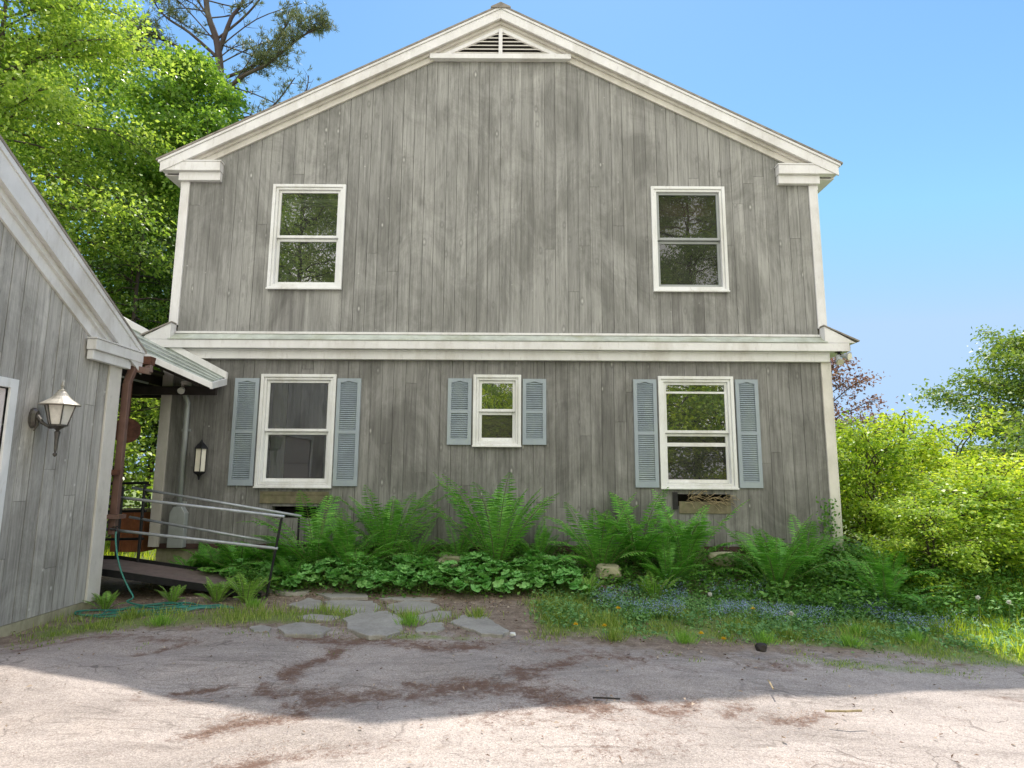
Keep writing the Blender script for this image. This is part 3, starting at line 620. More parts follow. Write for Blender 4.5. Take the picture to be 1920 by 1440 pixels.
def window(key, sash_mat='vinyl', glass='glass', kind='plain'):
    w = WINS[key]; x0, x1, z0, z1 = w['x0'], w['x1'], w['z0'], w['z1']
    c = MB(); frame_ring(c, x0, x1, z0, z1, 0.045, YF - 0.035, YF + 0.10)
    win = c.build('window', M['vinyl'], house, bevel=0.004)
    i = MB(); frame_ring(i, x0 + 0.047, x1 - 0.047, z0 + 0.047, z1 - 0.047, 0.036, YF - 0.016, YF + 0.11)
    i.box(x0 - 0.006, x1 + 0.006, YF - 0.055, YF - 0.036, z0 - 0.004, z0 + 0.02)
    i.build('frame', M['vinyl'], win, bevel=0.003)
    zm = (z0 + z1) / 2 - 0.01; a, b = x0 + 0.085, x1 - 0.085
    up_ = MB(); frame_ring(up_, a, b, zm - 0.005, z1 - 0.085, 0.04, YF + 0.012, YF + 0.045)
    up_.build('sash', M[sash_mat], win, bevel=0.003)
    lo_ = MB(); frame_ring(lo_, a, b, z0 + 0.085, zm - 0.008, 0.042, YF + 0.048, YF + 0.08, 0.05)
    if kind == 'open':
        lo_.box(a + 0.042, b - 0.042, YF + 0.05, YF + 0.078, zm - 0.20, zm - 0.145)
    lo_.build('sash', M[sash_mat], win, bevel=0.003)
    if kind == 'open':
        t_ = MB(); t_.box(a + 0.04, b - 0.04, YF + 0.016, YF + 0.04, z1 - 0.255, z1 - 0.225); t_.build('sash_rail', M['vinyl'], win, bevel=0.002)
    g1 = MB(); g1.add([(a + 0.035, YF + 0.028, zm + 0.03), (b - 0.035, YF + 0.028, zm + 0.03), (b - 0.035, YF + 0.028, z1 - 0.12), (a + 0.035, YF + 0.028, z1 - 0.12)], [(0,1,2,3)])
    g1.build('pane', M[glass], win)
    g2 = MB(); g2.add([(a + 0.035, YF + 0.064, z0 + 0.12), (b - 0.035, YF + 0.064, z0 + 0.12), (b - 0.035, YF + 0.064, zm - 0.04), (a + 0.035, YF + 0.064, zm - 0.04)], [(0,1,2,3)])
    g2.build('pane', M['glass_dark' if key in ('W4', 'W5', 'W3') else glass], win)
    # room behind
    X0, X1, Z0, Z1, Y0, Y1 = x0 - 0.35, x1 + 0.35, z0 - 0.3, z1 + 0.25, YF + 0.13, YF + 1.7
    if key in ('W1', 'W2'): Z1 = min(Z1, 6.0 + 0.2)
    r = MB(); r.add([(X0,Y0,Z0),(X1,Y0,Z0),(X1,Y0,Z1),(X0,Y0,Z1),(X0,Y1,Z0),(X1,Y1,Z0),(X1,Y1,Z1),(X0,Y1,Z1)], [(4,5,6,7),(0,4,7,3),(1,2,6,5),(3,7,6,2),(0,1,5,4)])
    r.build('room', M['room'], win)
    return win, a, b, zm

def curtain(win, x0, x1, y, z0, z1, mat='curtain'):
    m_ = MB(); n = 26; vs = []
    for k in range(n + 1):
        x = x0 + (x1 - x0) * k / n; yy = y + 0.018 * math.sin(k * 1.9) + 0.006 * math.sin(k * 4.1)
        vs += [(x, yy, z0), (x, yy, z1)]
    m_.add(vs, [(2*k, 2*k+2, 2*k+3, 2*k+1) for k in range(n)])
    m_.build('curtain', M[mat], win, smooth=True)

win, a, b, zm = window('W1'); tag(win, 'upper left window with white sash and a raised pale blind')
bl = MB(); bl.box(a + 0.07, b - 0.03, YF + 0.16, YF + 0.20, 5.74, 5.79); bl.box(a + 0.05, b - 0.02, YF + 0.16, YF + 0.20, 5.69, 5.705)
bl.build('blind', M['blindwhite'], win)
win, a, b, zm = window('W2', 'screen', glass='glass_dark'); tag(win, 'upper right window with grey sash and a reddish beam inside')
bl = MB(); bl.box(a - 0.2, b + 0.2, YF + 0.25, YF + 0.9, 5.58, 5.90); bl.build('beam', M['redbeam'], win)
win, a, b, zm = window('W3', glass='glass'); tag(win, 'lower left window with pale curtains behind the glass')
curtain(win, a + 0.02, a + 0.24, YF + 0.22, 1.25, 2.9); curtain(win, b - 0.12, b + 0.0, YF + 0.22, 1.25, 2.9)
win, a, b, zm = window('W4', glass='glass2'); tag(win, 'small middle window with a brown slatted blind in its lower half')
bl = MB()
for k in range(16): bl.box(a, b, YF + 0.13, YF + 0.15, 1.95 + k * 0.03, 1.974 + k * 0.03)
bl.build('blind', M['blindbrown'], win)
win, a, b, zm = window('W5', kind='open', glass='glass2'); tag(win, 'lower right window with three sash rails and a dark room behind')

# ---- shutters
def shutter(x0, x1, z0, z1):
    y0, y1 = YF - 0.030, YF - 0.002
    st = 0.052; zt = z1 - 0.062; zbm = z0 + 0.085; zm = z0 + (z1 - z0) * 0.495
    f = MB(); f.box(x0, x0 + st, y0, y1, z0, z1); f.box(x1 - st, x1, y0, y1, z0, z1)
    f.box(x0 + st, x1 - st, y0, y1, z0, zbm); f.box(x0 + st, x1 - st, y0, y1, zm - 0.022, zm + 0.022)
    n = 10; xa, xb = x0 + st, x1 - st       # arched top rail
    for k in range(n):
        u0, u1 = k / n, (k + 1) / n; h = lambda u: zt + 0.024 * math.exp(-((u - .5) / .22) ** 2)
        A, B = xa + (xb - xa) * u0, xa + (xb - xa) * u1
        f.add([(A, y0, h(u0)), (B, y0, h(u1)), (B, y0, z1), (A, y0, z1), (A, y1, h(u0)), (B, y1, h(u1)), (B, y1, z1), (A, y1, z1)], [(0,1,2,3), (4,7,6,5), (0,4,5,1), (2,6,7,3)])
    o = f.build('shutter', M['blue'], house)
    s = MB(); s.box(xa, xb, y0 + 0.024, y1 - 0.001, zbm, zt + 0.03)
    for p, q in ((zbm, zm - 0.022), (zm + 0.022, zt + 0.012)):
        n = int((q - p) / 0.030)
        for k in range(n):
            z = p + (q - p) * k / n; h = (q - p) / n
            s.add([(xa, y0 + 0.002, z + h * .12), (xb, y0 + 0.002, z + h * .12), (xb, y0 + 0.019, z + h * 0.80), (xa, y0 + 0.019, z + h * 0.80), (xa, y0 + 0.0235, z), (xb, y0 + 0.0235, z)],
                  [(0,1,2,3), (0,4,5,1)])
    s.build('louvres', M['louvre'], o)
for a_, b_, c_, d_ in ((-4.102, -3.745, 1.322, 2.893), (-2.587, -2.236, 1.322, 2.898), (-0.947, -0.597, 1.928, 2.908), (0.160, 0.506, 1.934, 2.906), (1.797, 2.139, 1.327, 2.909), (3.308, 3.643, 1.329, 2.915)):
    shutter(a_, b_, c_, d_)

# ---- openings under the two lower windows
ac = MB(); ac.box(-3.63, -2.64, YF - 0.02, YF - 0.001, 1.07, 1.24); ac.box(-3.60, -2.67, YF - 0.026, YF - 0.021, 1.19, 1.225)
ac.build('opening_board', M['mossywood'], house, bevel=0.004)
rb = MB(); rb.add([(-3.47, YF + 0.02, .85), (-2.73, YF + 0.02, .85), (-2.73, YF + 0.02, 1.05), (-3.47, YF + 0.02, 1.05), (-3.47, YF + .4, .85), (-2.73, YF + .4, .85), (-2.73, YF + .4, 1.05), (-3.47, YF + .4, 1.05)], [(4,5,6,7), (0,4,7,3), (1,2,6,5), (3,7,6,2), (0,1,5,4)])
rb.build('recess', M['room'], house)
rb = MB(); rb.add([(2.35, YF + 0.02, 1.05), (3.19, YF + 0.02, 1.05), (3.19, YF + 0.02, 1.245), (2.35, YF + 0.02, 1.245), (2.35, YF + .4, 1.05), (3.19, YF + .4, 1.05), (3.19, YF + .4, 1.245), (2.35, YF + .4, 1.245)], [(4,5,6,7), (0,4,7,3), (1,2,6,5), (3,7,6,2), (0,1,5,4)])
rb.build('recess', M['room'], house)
ac = MB(); ac.box(2.33, 2.40, YF - 0.03, YF + 0.03, 1.02, 1.262); ac.build('opening_post', M['blackmetal'], house)
ac = MB(); ac.box(2.42, 3.17, YF - 0.014, YF + 0.02, 0.96, 1.13); ac.build('opening_board', M['mossywood'], house, bevel=0.003)
nest = MB(); rr = random.Random(9)
for k in range(60):
    x = rr.uniform(2.45, 3.15); z = rr.uniform(1.10, 1.23); L = rr.uniform(.06, .2); an = rr.uniform(-.6, .6) + rr.choice((0, 0, 1.2)); dz = rr.uniform(-.06, .03)
    nest.tube([(x, YF - .016 + rr.uniform(-.02, 0), z), (x + L * .5 * math.cos(an), YF - rr.uniform(.02, .06), z + L * .5 * math.sin(an) + .01), (x + L * math.cos(an), YF - rr.uniform(.0, .03) - .012, z + L * math.sin(an) + dz)], 0.0028, 4)
tag(nest.build('bird_nest', M['straw']), 'tangle of dry straw stuffed in the slot below the lower right window', 'nest')

# conduit and meter socket
cd = thing('electrical_conduit', (-4.78, 8.93, 0.3), 'pale grey vertical conduit pipe on the house corner by the porch', 'conduit')
c = MB(); c.tube([(-4.80, 8.93, 2.86), (-4.80, 8.93, 2.62), (-4.755, 8.93, 2.52), (-4.755, 8.93, 1.0)], 0.036, 12); c.build('pipe', M['grey_pipe'], cd, smooth=True)
c = MB(); c.box(-4.83, -4.71, 8.965, 8.998, 2.10, 2.135); c.build('strap', M['grey_pipe'], cd); c = MB(); c.box(-4.83, -4.68, 8.965, 8.998, 1.06, 1.09); c.build('strap', M['grey_pipe'], cd)
c = MB(); c.extrude([(-4.86, 8.88, 0.45), (-4.64, 8.88, 0.45), (-4.64, 8.88, 0.93), (-4.70, 8.88, 1.02), (-4.81, 8.88, 1.02), (-4.86, 8.88, 0.93)], (0, 0.11, 0)); c.build('socket_box', M['grey_pipe'], cd, bevel=0.006)

# lantern on the house wall
L = thing('wall_lantern', (-4.47, 8.86, 1.7), 'small black lantern with panes painted bright on the house wall beside the porch', 'lantern')
q = MB(); q.lathe((-4.47, 8.86, 1.50), [(0.012, -0.10), (0.02, -0.06), (0.035, -0.03), (0.085, 0.0), (0.09, 0.02), (0.04, 0.022)], 6); q.lathe((-4.47, 8.86, 1.86), [(0.10, -0.02), (0.095, 0.0), (0.06, 0.045), (0.03, 0.07), (0.012, 0.10), (0.003, 0.12)], 6)
q.box(-4.485, -4.455, 8.94, 8.995, 1.55, 1.75); q.tube([(-4.47, 8.95, 1.52), (-4.47, 8.90, 1.46), (-4.47, 8.86, 1.48)], 0.01, 6)
for k in range(6):
    t = 2 * PI * k / 6; x, y = -4.47 + 0.083 * math.cos(t), 8.86 + 0.083 * math.sin(t); q.tube([(x, y, 1.51), (x, y, 1.85)], 0.006, 5)
q.build('lamp_frame', M['blackmetal'], L)
q = MB(); q.lathe((-4.47, 8.86, 1.52), [(0.074, 0.0), (0.074, 0.325)], 6); q.build('lamp_glass', M['bulb'], L)  # opaque cream panes imitate the bright reflection in the glass
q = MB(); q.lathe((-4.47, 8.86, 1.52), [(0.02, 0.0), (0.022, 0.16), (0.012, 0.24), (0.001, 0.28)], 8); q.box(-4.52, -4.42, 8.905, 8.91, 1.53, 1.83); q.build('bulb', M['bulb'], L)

# motion sensor lamp
L = thing('security_light', (-4.80, 8.83, 2.72), 'small off-white security lamp beneath the porch roof edge', 'light')
q = MB(); q.lathe((-4.80, 8.86, 2.80), [(0.035, -0.02), (0.04, 0.0), (0.035, 0.02)], 10); q.tube([(-4.80, 8.86, 2.80), (-4.80, 8.82, 2.75)], 0.015, 8); q.box(-4.84, -4.76, 8.86, 8.998, 2.775, 2.83); q.build('mount', M['cream'], L)
q = MB(); q.tube([(-4.80, 8.86, 2.74), (-4.785, 8.80, 2.69), (-4.78, 8.76, 2.665)], [0.02, 0.045, 0.05], 10); q.build('lamp_head', M['white'], L)
# twin flood light at the right corner
L = thing('flood_light', (4.83, 8.78, 3.30), 'twin headed outdoor floodlight under the right end of the white belt', 'light')
q = MB(); q.lathe((4.83, 8.90, 3.345), [(0.045, -0.03), (0.05, -0.02), (0.05, 0.0)], 12); q.tube([(4.83, 8.90, 3.32), (4.81, 8.88, 3.26)], 0.012, 6); q.tube([(4.83, 8.90, 3.32), (4.88, 8.88, 3.26)], 0.012, 6); q.build('mount', M['blackmetal'], L)
q = MB(); q.tube([(4.81, 8.90, 3.27), (4.80, 8.84, 3.20), (4.795, 8.80, 3.155)], [0.025, 0.038, 0.06], 12); q.tube([(4.87, 8.90, 3.27), (4.91, 8.84, 3.25), (4.935, 8.80, 3.235)], [0.025, 0.04, 0.062], 12); q.build('lamp_head', M['grey_pipe'], L, smooth=False)
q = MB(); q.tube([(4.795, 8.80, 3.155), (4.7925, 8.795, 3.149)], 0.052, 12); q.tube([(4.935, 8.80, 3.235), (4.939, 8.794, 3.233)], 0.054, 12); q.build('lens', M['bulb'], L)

# ------------------------------------------------------------------ GARAGE
XG = -4.85; GY0, GY1 = 0.2, 7.45; GR = 3.85; GS = 0.60
garage = thing('garage', (XG, GY1, 0), 'weathered grey board garage with white gable trim at the left edge', 'garage')
gz_top = lambda y: 2.90 + GS * (min(GY1, 7.45) - y) if y > GR else 2.90 + GS * (7.45 - GR) - GS * (GR - y)
DOOR = (3.3, 5.84, 0.0, 2.30)
mkg = lambda u, d, z: (XG - d, -u, z)
gw = MB(); board_wall(gw, -GY1 + 0.20, -GY0, 0.045, lambda u: gz_top(-u) + 0.12, [(-DOOR[1] - 0.0, -DOOR[0], -1, DOOR[3])], 0.17, mkg, gap=0.008, depth=0.022, rng=random.Random(21), joints=0.5)
# orientation of the faces is mirrored by mkg
gwo = gw.build('gable_wall', M['siding_gar'], garage, attr=True)
for p in gwo.data.polygons: pass
gwo.data.flip_normals()
g = MB(); g.box(XG - 0.12, XG - 0.024, DOOR[1], GY1 - 0.01, 0.13, 2.9); g.box(XG - 0.12, XG - 0.024, GY0, DOOR[0], 0.13, 2.9); g.box(XG - 0.12, XG - 0.024, DOOR[0], DOOR[1], DOOR[3] + 0.001, 2.9)
g.extrude([(XG - 0.12, GY0, 2.9), (XG - 0.12, GY1, 2.9), (XG - 0.12, GR, gz_top(GR))], (0.09, 0, 0))
g.box(-11.0, XG - 0.12, GY1 - 0.12, GY1 - 0.012, 0.1, 2.9); g.box(-11.0, XG - 0.12, GY0, GY0 + 0.1, 0.1, 2.9); g.box(-11.1, -11.0, GY0, GY1, 0.1, 2.9)
g.build('back_wall', M['siding_plain'], garage)
MB().box(XG - 0.30, XG + 0.004, DOOR[1] + 0.12, GY1 - 0.01, -0.2, 0.04).build('foundation', M['concrete'], garage)
# overhead door with trim
d = MB(); d.box(XG - 0.02, XG + 0.028, DOOR[1], DOOR[1] + 0.09, 0.0, 2.39); d.box(XG - 0.02, XG + 0.028, DOOR[0] - 0.09, DOOR[0], 0.0, 2.39); d.box(XG - 0.02, XG + 0.03, DOOR[0], DOOR[1], 2.30, 2.39)
d.build('door_trim', M['vinyl'], garage, bevel=0.004)
d = MB()
for k in range(4): d.box(XG - 0.04, XG - 0.012, DOOR[0] + 0.005, DOOR[1] - 0.005, 0.02 + k * 0.57, 0.582 + k * 0.57)
d.build('garage_door', M['doorpaint'], garage, bevel=0.006)
# corner board
c = MB(); c.box(XG - 0.001, XG + 0.028, GY1 - 0.20, GY1, 0.03, 2.80); c.box(XG - 0.13, XG + 0.026, GY1 + 0.001, GY1 + 0.024, 0.03, 2.80); c.build('corner_board', M['cream'], garage, bevel=0.004)
# roof, rake, frieze, return
XO = XG + 0.13
def gable_strip(y_hi, y_lo, zo0, zo1, x0, x1):
    zt = 3.035 + GS * (7.70 - GR)
    out_ = MB()
    for sg, ylim in ((1, y_lo), (-1, y_hi)):
        e = abs(ylim - GR); za = zt; zb_ = zt - GS * e
        p = [(x0, GR, za - zo0), (x0, ylim, zb_ - zo0), (x0, ylim, zb_ - zo1), (x0, GR, za - zo1)]
        out_.extrude(p if sg < 0 else p[::-1], (x1 - x0, 0, 0))
    return out_
gable_strip(0.0, 7.74, -0.03, 0.0, -11.3, XO + 0.02).build('roof', M['shingle'], garage)
gable_strip(0.0, 7.72, 0.003, 0.062, XO - 0.02, XO + 0.014).build('rake_board', M['white'], garage)
gable_strip(0.02, 7.70, 0.064, 0.30, XO - 0.02, XO).build('rake_board', M['white'], garage)
gable_strip(0.10, 7.65, 0.255, 0.285, XG, XO - 0.021).build('soffit', M['white'], garage)
gable_strip(0.2, 7.3, 0.287, 0.50, XG + 0.001, XG + 0.03).build('frieze_board', M['white'], garage, bevel=0.003)
gable_strip(0.2, 7.3, 0.287, 0.36, XG + 0.031, XG + 0.065).build('frieze_moulding', M['white'], garage)
r = MB(); r.box(XG + 0.03, XO + 0.01, 6.80, 7.70, 2.88, 3.0); r.box(XG + 0.03, XO - 0.03, 6.82, 7.52, 2.77, 2.878); r.box(XG + 0.03, XO + 0.022, 6.785, 7.71, 3.002, 3.02)
r.build('cornice_return', M['white'], garage, bevel=0.005)
s = MB(); s.box(-11.2, XO - 0.03, GY1 + 0.03, 7.66, 2.86, 2.88); s.box(-11.2, XO - 0.021, 7.665, 7.69, 2.85, 3.0); s.build('eave_fascia', M['cream'], garage)
gt = MB(); gt.extrude([(-11.2, 7.695, 2.97), (-11.2, 7.70, 2.87), (-11.2, 7.79, 2.86), (-11.2, 7.82, 2.97)], (11.2 - 4.62, 0, 0)); gt.build('gutter', M['rust'], garage)
dn = MB()
def sqtube(mb, pts, w, dpt):
    for (p, q) in zip(pts[:-1], pts[1:]):
        p, q = Vector(p), Vector(q); dd = (q - p).normalized(); u = dd.cross(Vector((0, 1, 0)))
        u = u.normalized() if u.length > .1 else Vector((1, 0, 0)); v_ = Vector((0, 1, 0))
        c_ = [(-1, -1), (1, -1), (1, 1), (-1, 1)]
        vs = [p + u * a_ * w + v_ * b_ * dpt for a_, b_ in c_] + [q + u * a_ * w + v_ * b_ * dpt for a_, b_ in c_]
        mb.add(vs, [(0,1,2,3), (7,6,5,4), (0,4,5,1), (1,5,6,2), (2,6,7,3), (3,7,4,0)])
sqtube(dn, [(-4.66, 7.74, 2.86), (-4.64, 7.72, 2.76)], 0.038, 0.03); sqtube(dn, [(-4.62, 7.72, 2.775), (-4.76, 7.64, 2.795)], 0.04, 0.031); sqtube(dn, [(-4.765, 7.61, 2.83), (-4.80, 7.56, 2.60), (-4.80, 7.56, 0.76)], 0.042, 0.032)
dno = dn.build('downspout', M['brownpaint'], garage, bevel=0.006)
b = MB(); b.box(-4.93, -4.755, 7.46, 7.525, 1.47, 1.53); b.box(-4.93, -4.88, 7.44, 7.60, 1.45, 1.55); b.build('bracket', M['rust'], dno)
b = MB(); b.box(-4.87, -4.68, 7.46, 7.60, 0.95, 1.0); b.build('ledge', M['brownpaint'], garage)

def big_lantern(y, z, label):
    x = XG + 0.27
    L = thing('wall_lantern', (x, y, z), label, 'lantern')
    q = MB()
    q.lathe((XG + 0.035, y + 0.0, z - 0.03), [(0.0, 0.0)] * 1 + [(0.001, 0.001)], 3)
    q = MB(); n = 14
    for k in range(n):   # oval back plate
        t0, t1 = 2*PI*k/n, 2*PI*(k+1)/n
        q.add([(XG + 0.03, y + .055*math.cos(t0), z - .04 + .10*math.sin(t0)), (XG + 0.03, y + .055*math.cos(t1), z - .04 + .10*math.sin(t1)), (XG + 0.055, y + .035*math.cos(t1), z - .04 + .075*math.sin(t1)), (XG + 0.055, y + .035*math.cos(t0), z - .04 + .075*math.sin(t0)),
               (XG + 0.004, y + .06*math.cos(t0), z - .04 + .105*math.sin(t0)), (XG + 0.004, y + .06*math.cos(t1), z - .04 + .105*math.sin(t1)), (XG + 0.057, y, z - .04)],
              [(0,1,2,3), (4,5,1,0), (3,2,6)])
    q.tube([(XG + 0.05, y, z - 0.02), (XG + 0.11, y, z - 0.09), (XG + 0.19, y, z - 0.135), (x, y, z - 0.125)], [0.022, 0.018, 0.015, 0.02], 8)
    q.tube([(XG + 0.05, y, z + 0.03), (XG + 0.06, y, z - 0.11), (XG + 0.03, y, z - 0.17)], [0.014, 0.014, 0.006], 8)
    # tail finial
    q.lathe((x, y, z - 0.12), [(0.004, -0.31), (0.018, -0.295), (0.02, -0.28), (0.008, -0.265), (0.012, -0.25), (0.02, -0.12), (0.026, -0.06), (0.014, -0.045), (0.03, -0.03), (0.07, -0.005), (0.085, 0.0), (0.085, 0.012), (0.02, 0.014)], 12)
    for k in range(6):
        t = 2*PI*k/6 + 0.3; q.tube([(x + .082*math.cos(t), y + .082*math.sin(t), z - .11), (x + .135*math.cos(t), y + .135*math.sin(t), z + 0.085)], 0.0065, 5)
    q.lathe((x, y, z + 0.083), [(0.13, 0.0), (0.142, 0.0), (0.142, 0.01), (0.13, 0.01)], 6, tw=0.3)
    q.build('lamp_frame', M['bronze'], L)
    q = MB(); q.lathe((x, y, z - 0.105), [(0.076, 0.0), (0.128, 0.188)], 6, tw=0.3); q.build('lamp_glass', M['frosted'], L)
    q = MB(); q.lathe((x, y, z + 0.094), [(0.175, -0.006), (0.178, 0.0), (0.15, 0.022), (0.105, 0.05), (0.07, 0.085), (0.045, 0.125), (0.036, 0.135), (0.036, 0.15), (0.012, 0.16), (0.010, 0.185), (0.016, 0.195), (0.004, 0.25)], 24)
    q.build('lamp_cap', M['lanterntop'], L, smooth=False)
big_lantern(6.18, 2.08, 'large bell topped lantern on the garage wall beside the garage door')

# ------------------------------------------------------------------ PORCH ROOF between garage and house
pr = thing('porch_roof', (-5.2, 8.4, 2.6), 'sloping pale green metal porch roof between the garage and the house', 'porch roof')
A, B, C_, D = Vector((-6.6, 7.75, 3.83)), Vector((-4.02, 8.10, 2.69)), Vector((-4.24, 8.88, 2.88)), Vector((-6.6, 8.88, 4.08))
p = MB(); th = Vector((0, 0, -0.03)); p.add([A, B, C_, D, A + th, B + th, C_ + th, D + th], [(0,1,2,3), (4,7,6,5), (0,4,5,1), (1,5,6,2), (2,6,7,3), (3,7,4,0)]); p.build('roof_sheet', M['metalroof'], pr)
sm = MB()
for k in range(5):
    f_ = k / 4; a_ = A.lerp(D, f_); b_ = B.lerp(C_, f_); sm.tube([a_ + Vector((0, 0, .012)), b_ + Vector((0, 0, .012))], 0.013, 6)
sm.build('roof_seams', M['metalroof'], pr)
def plank(mb, a, b, h, t, yoff=0.0):
    a, b = Vector(a), Vector(b); mb.add([a, b, b - Vector((0, 0, h)), a - Vector((0, 0, h)), a + Vector((0, t, 0)), b + Vector((0, t, 0)), b + Vector((0, t, -h)), a + Vector((0, t, -h))], [(0,3,2,1), (4,5,6,7), (0,1,5,4), (1,2,6,5), (2,3,7,6), (3,0,4,7)])
w = MB(); plank(w, A + Vector((0, -0.03, 0.0)), B + Vector((0.03, -0.03, 0.0)), 0.085, 0.028); w.build('rake_board', M['white'], pr, bevel=0.003)
w = MB(); plank(w, D + Vector((0, -0.01, 0.13)), C_ + Vector((0.05, -0.01, 0.085)), 0.10, 0.05); w.build('rake_board', M['white'], pr, bevel=0.003)
w = MB(); w.add([B + Vector((0.03, -0.03, 0)), C_ + Vector((0.05, 0.03, 0.0)), C_ + Vector((0.05, 0.03, -.1)), B + Vector((0.03, -0.03, -.085)), B + Vector((0.0, -0.03, 0)), C_ + Vector((0.02, 0.03, 0.0)), C_ + Vector((0.02, 0.03, -.1)), B + Vector((0.0, -0.03, -.085))], [(0,3,2,1), (4,5,6,7), (0,1,5,4), (1,2,6,5), (2,3,7,6), (3,0,4,7)]); w.build('eave_board', M['white'], pr)
rf_ = MB()
for k in range(4):
    f_ = 0.12 + k * 0.25; a_ = A.lerp(D, f_) + Vector((0, 0, -.05)); b_ = A.lerp(D, f_).lerp(B.lerp(C_, f_), 0.93) + Vector((0, 0, -.05)); plank(rf_, a_, b_, 0.09, 0.04)
rf_.box(-6.6, -4.3, 8.80, 8.86, 2.62, 2.74)
rf_.build('rafters', M['darkwood'], pr)
# dark ceiling and back beam of the porch running off to the left
cl = MB(); cl.box(-8.6, -5.16, 7.74, 10.6, 2.93, 2.97); cl.box(-8.6, -5.18, 10.5, 10.6, 2.78, 2.929)
for k in range(7): cl.box(-8.4 + k * 0.5, -8.34 + k * 0.5, 7.76, 10.45, 2.80, 2.928)
cl.box(-8.6, -5.0, 9.3, 9.38, 2.60, 2.80) if False else None
cl.build('ceiling', M['darkwood'], pr)
ct = MB()
for k in range(5): ct.box(-7.3 + k * 0.5, -7.28 + k * 0.5, 7.7, 8.8, 2.77, 2.795)
ct.build('ceiling_strip', M['grey_pipe'], pr)

# ------------------------------------------------------------------ RAMP
ramp = thing('wheelchair_ramp', (-3.9, 8.1, 0.0), 'black steel wheelchair ramp with grey pipe handrails beside the garage corner', 'ramp')
YN, YR = 7.72, 8.52
xA, zA, xB, zB = -3.02, 0.04, -5.3, 0.34
dk = MB(); dk.add([(xA, YN, zA), (xA, YR, zA), (xB, YR, zB), (xB, YN, zB), (xA, YN, zA - .02), (xA, YR, zA - .02), (xB, YR, zB - .05), (xB, YN, zB - .05)], [(0,1,2,3), (4,7,6,5), (0,4,5,1), (1,5,6,2), (2,6,7,3), (3,7,4,0)])
dk.box(-8.2, xB - 0.004, YN, YR, zB - .05, zB)
dk.build('deck', M['deck'], ramp)
cb = MB()
for yy in (YN - 0.035, YR + 0.005):
    a_, b_ = Vector((xA, yy, zA + .03)), Vector((xB, yy, zB + .045)); plank(cb, a_, b_, 0.08, 0.03); plank(cb, (xB - .005, yy, zB + .045), (-8.2, yy, zB + .045), 0.11, 0.03)
cb.build('side_beam', M['blackmetal'], ramp)
def rail(a, b, r=0.018, nm='handrail'):
    q = MB(); q.tube([a, b], r, 12); q.build(nm, M['steel'], ramp, smooth=True)
rail((-5.35, YN, 1.245), (-2.80, YN, 0.972)); rail((-5.45, YN, .855), (-2.86, YN, .588))
rail((-5.20, YR, 1.293), (-2.86, YR, .923)); rail((-5.20, YR, .90), (-2.90, YR, .522))
for x, y, zt in ((-2.83, YN, .975), (-2.89, YR, .925), (-5.02, YN, 1.22), (-5.03, YR, 1.33), (-5.33, YR, 1.31)):
    q = MB(); zb = 0.02 if x > -3.2 else 0.3
    q.tube([(x, y, zt), (x - (0.13 if x > -3.2 and y == YN else 0.0), y, zb)], 0.015 if x > -3.2 else 0.02, 10); q.build('post', M['blackmetal'], ramp)
# railing of the platform behind
for z_ in (1.30, 0.92, 0.55):
    q = MB(); q.tube([(-5.0, 8.55, z_ + .06), (-7.8, 8.62, z_ - .02)], 0.018, 8); q.build('railing_bar', M['blackmetal'], ramp)
for x in (-5.9, -6.5, -7.1, -7.7):
    q = MB(); q.box(x - .022, x + .022, 8.56, 8.60, 0.1, 1.32); q.build('post', M['blackmetal'], ramp)
q = MB(); q.tube([(-5.55, 8.0, 0.34), (-5.50, 8.05, 1.30)], 0.022, 8); q.tube([(-5.75, 7.8, 0.34), (-5.75, 7.8, 1.2)], 0.022, 8); q.build('brace', M['blackmetal'], ramp)

# clay-coloured chimney pots / planter by the porch
pt = thing('planter_box', (-5.62, 9.3, 0.35), 'orange brown wooden planter standing behind the ramp rails', 'planter')
q = MB()
for k in range(3): q.box(-5.86 + k * .16, -5.705 + k * .16, 9.2, 9.24, 0.35, 0.92)
q.box(-5.86, -5.82, 9.24, 9.55, 0.35, 0.92); q.box(-5.43, -5.39, 9.24, 9.55, 0.35, 0.92); q.build('side_panel', M['terracotta'], pt, bevel=0.006)
q = MB(); q.box(-5.88, -5.38, 9.18, 9.58, 0.925, 0.96); q.build('rim', M['straw'], pt, bevel=0.006)
# rusty disc hanging by the downspout
q = MB()
q.tube([(-5.22, 8.30, 2.06), (-5.20, 8.27, 2.06)], [0.17, 0.17], 24)
q.tube([(-5.19, 8.285, 2.25), (-5.19, 8.285, 2.92)], 0.006, 5)
tag(q.build('hanging_disc', M['rust']), 'round rusty disc hanging behind the brown downspout', 'ornament')

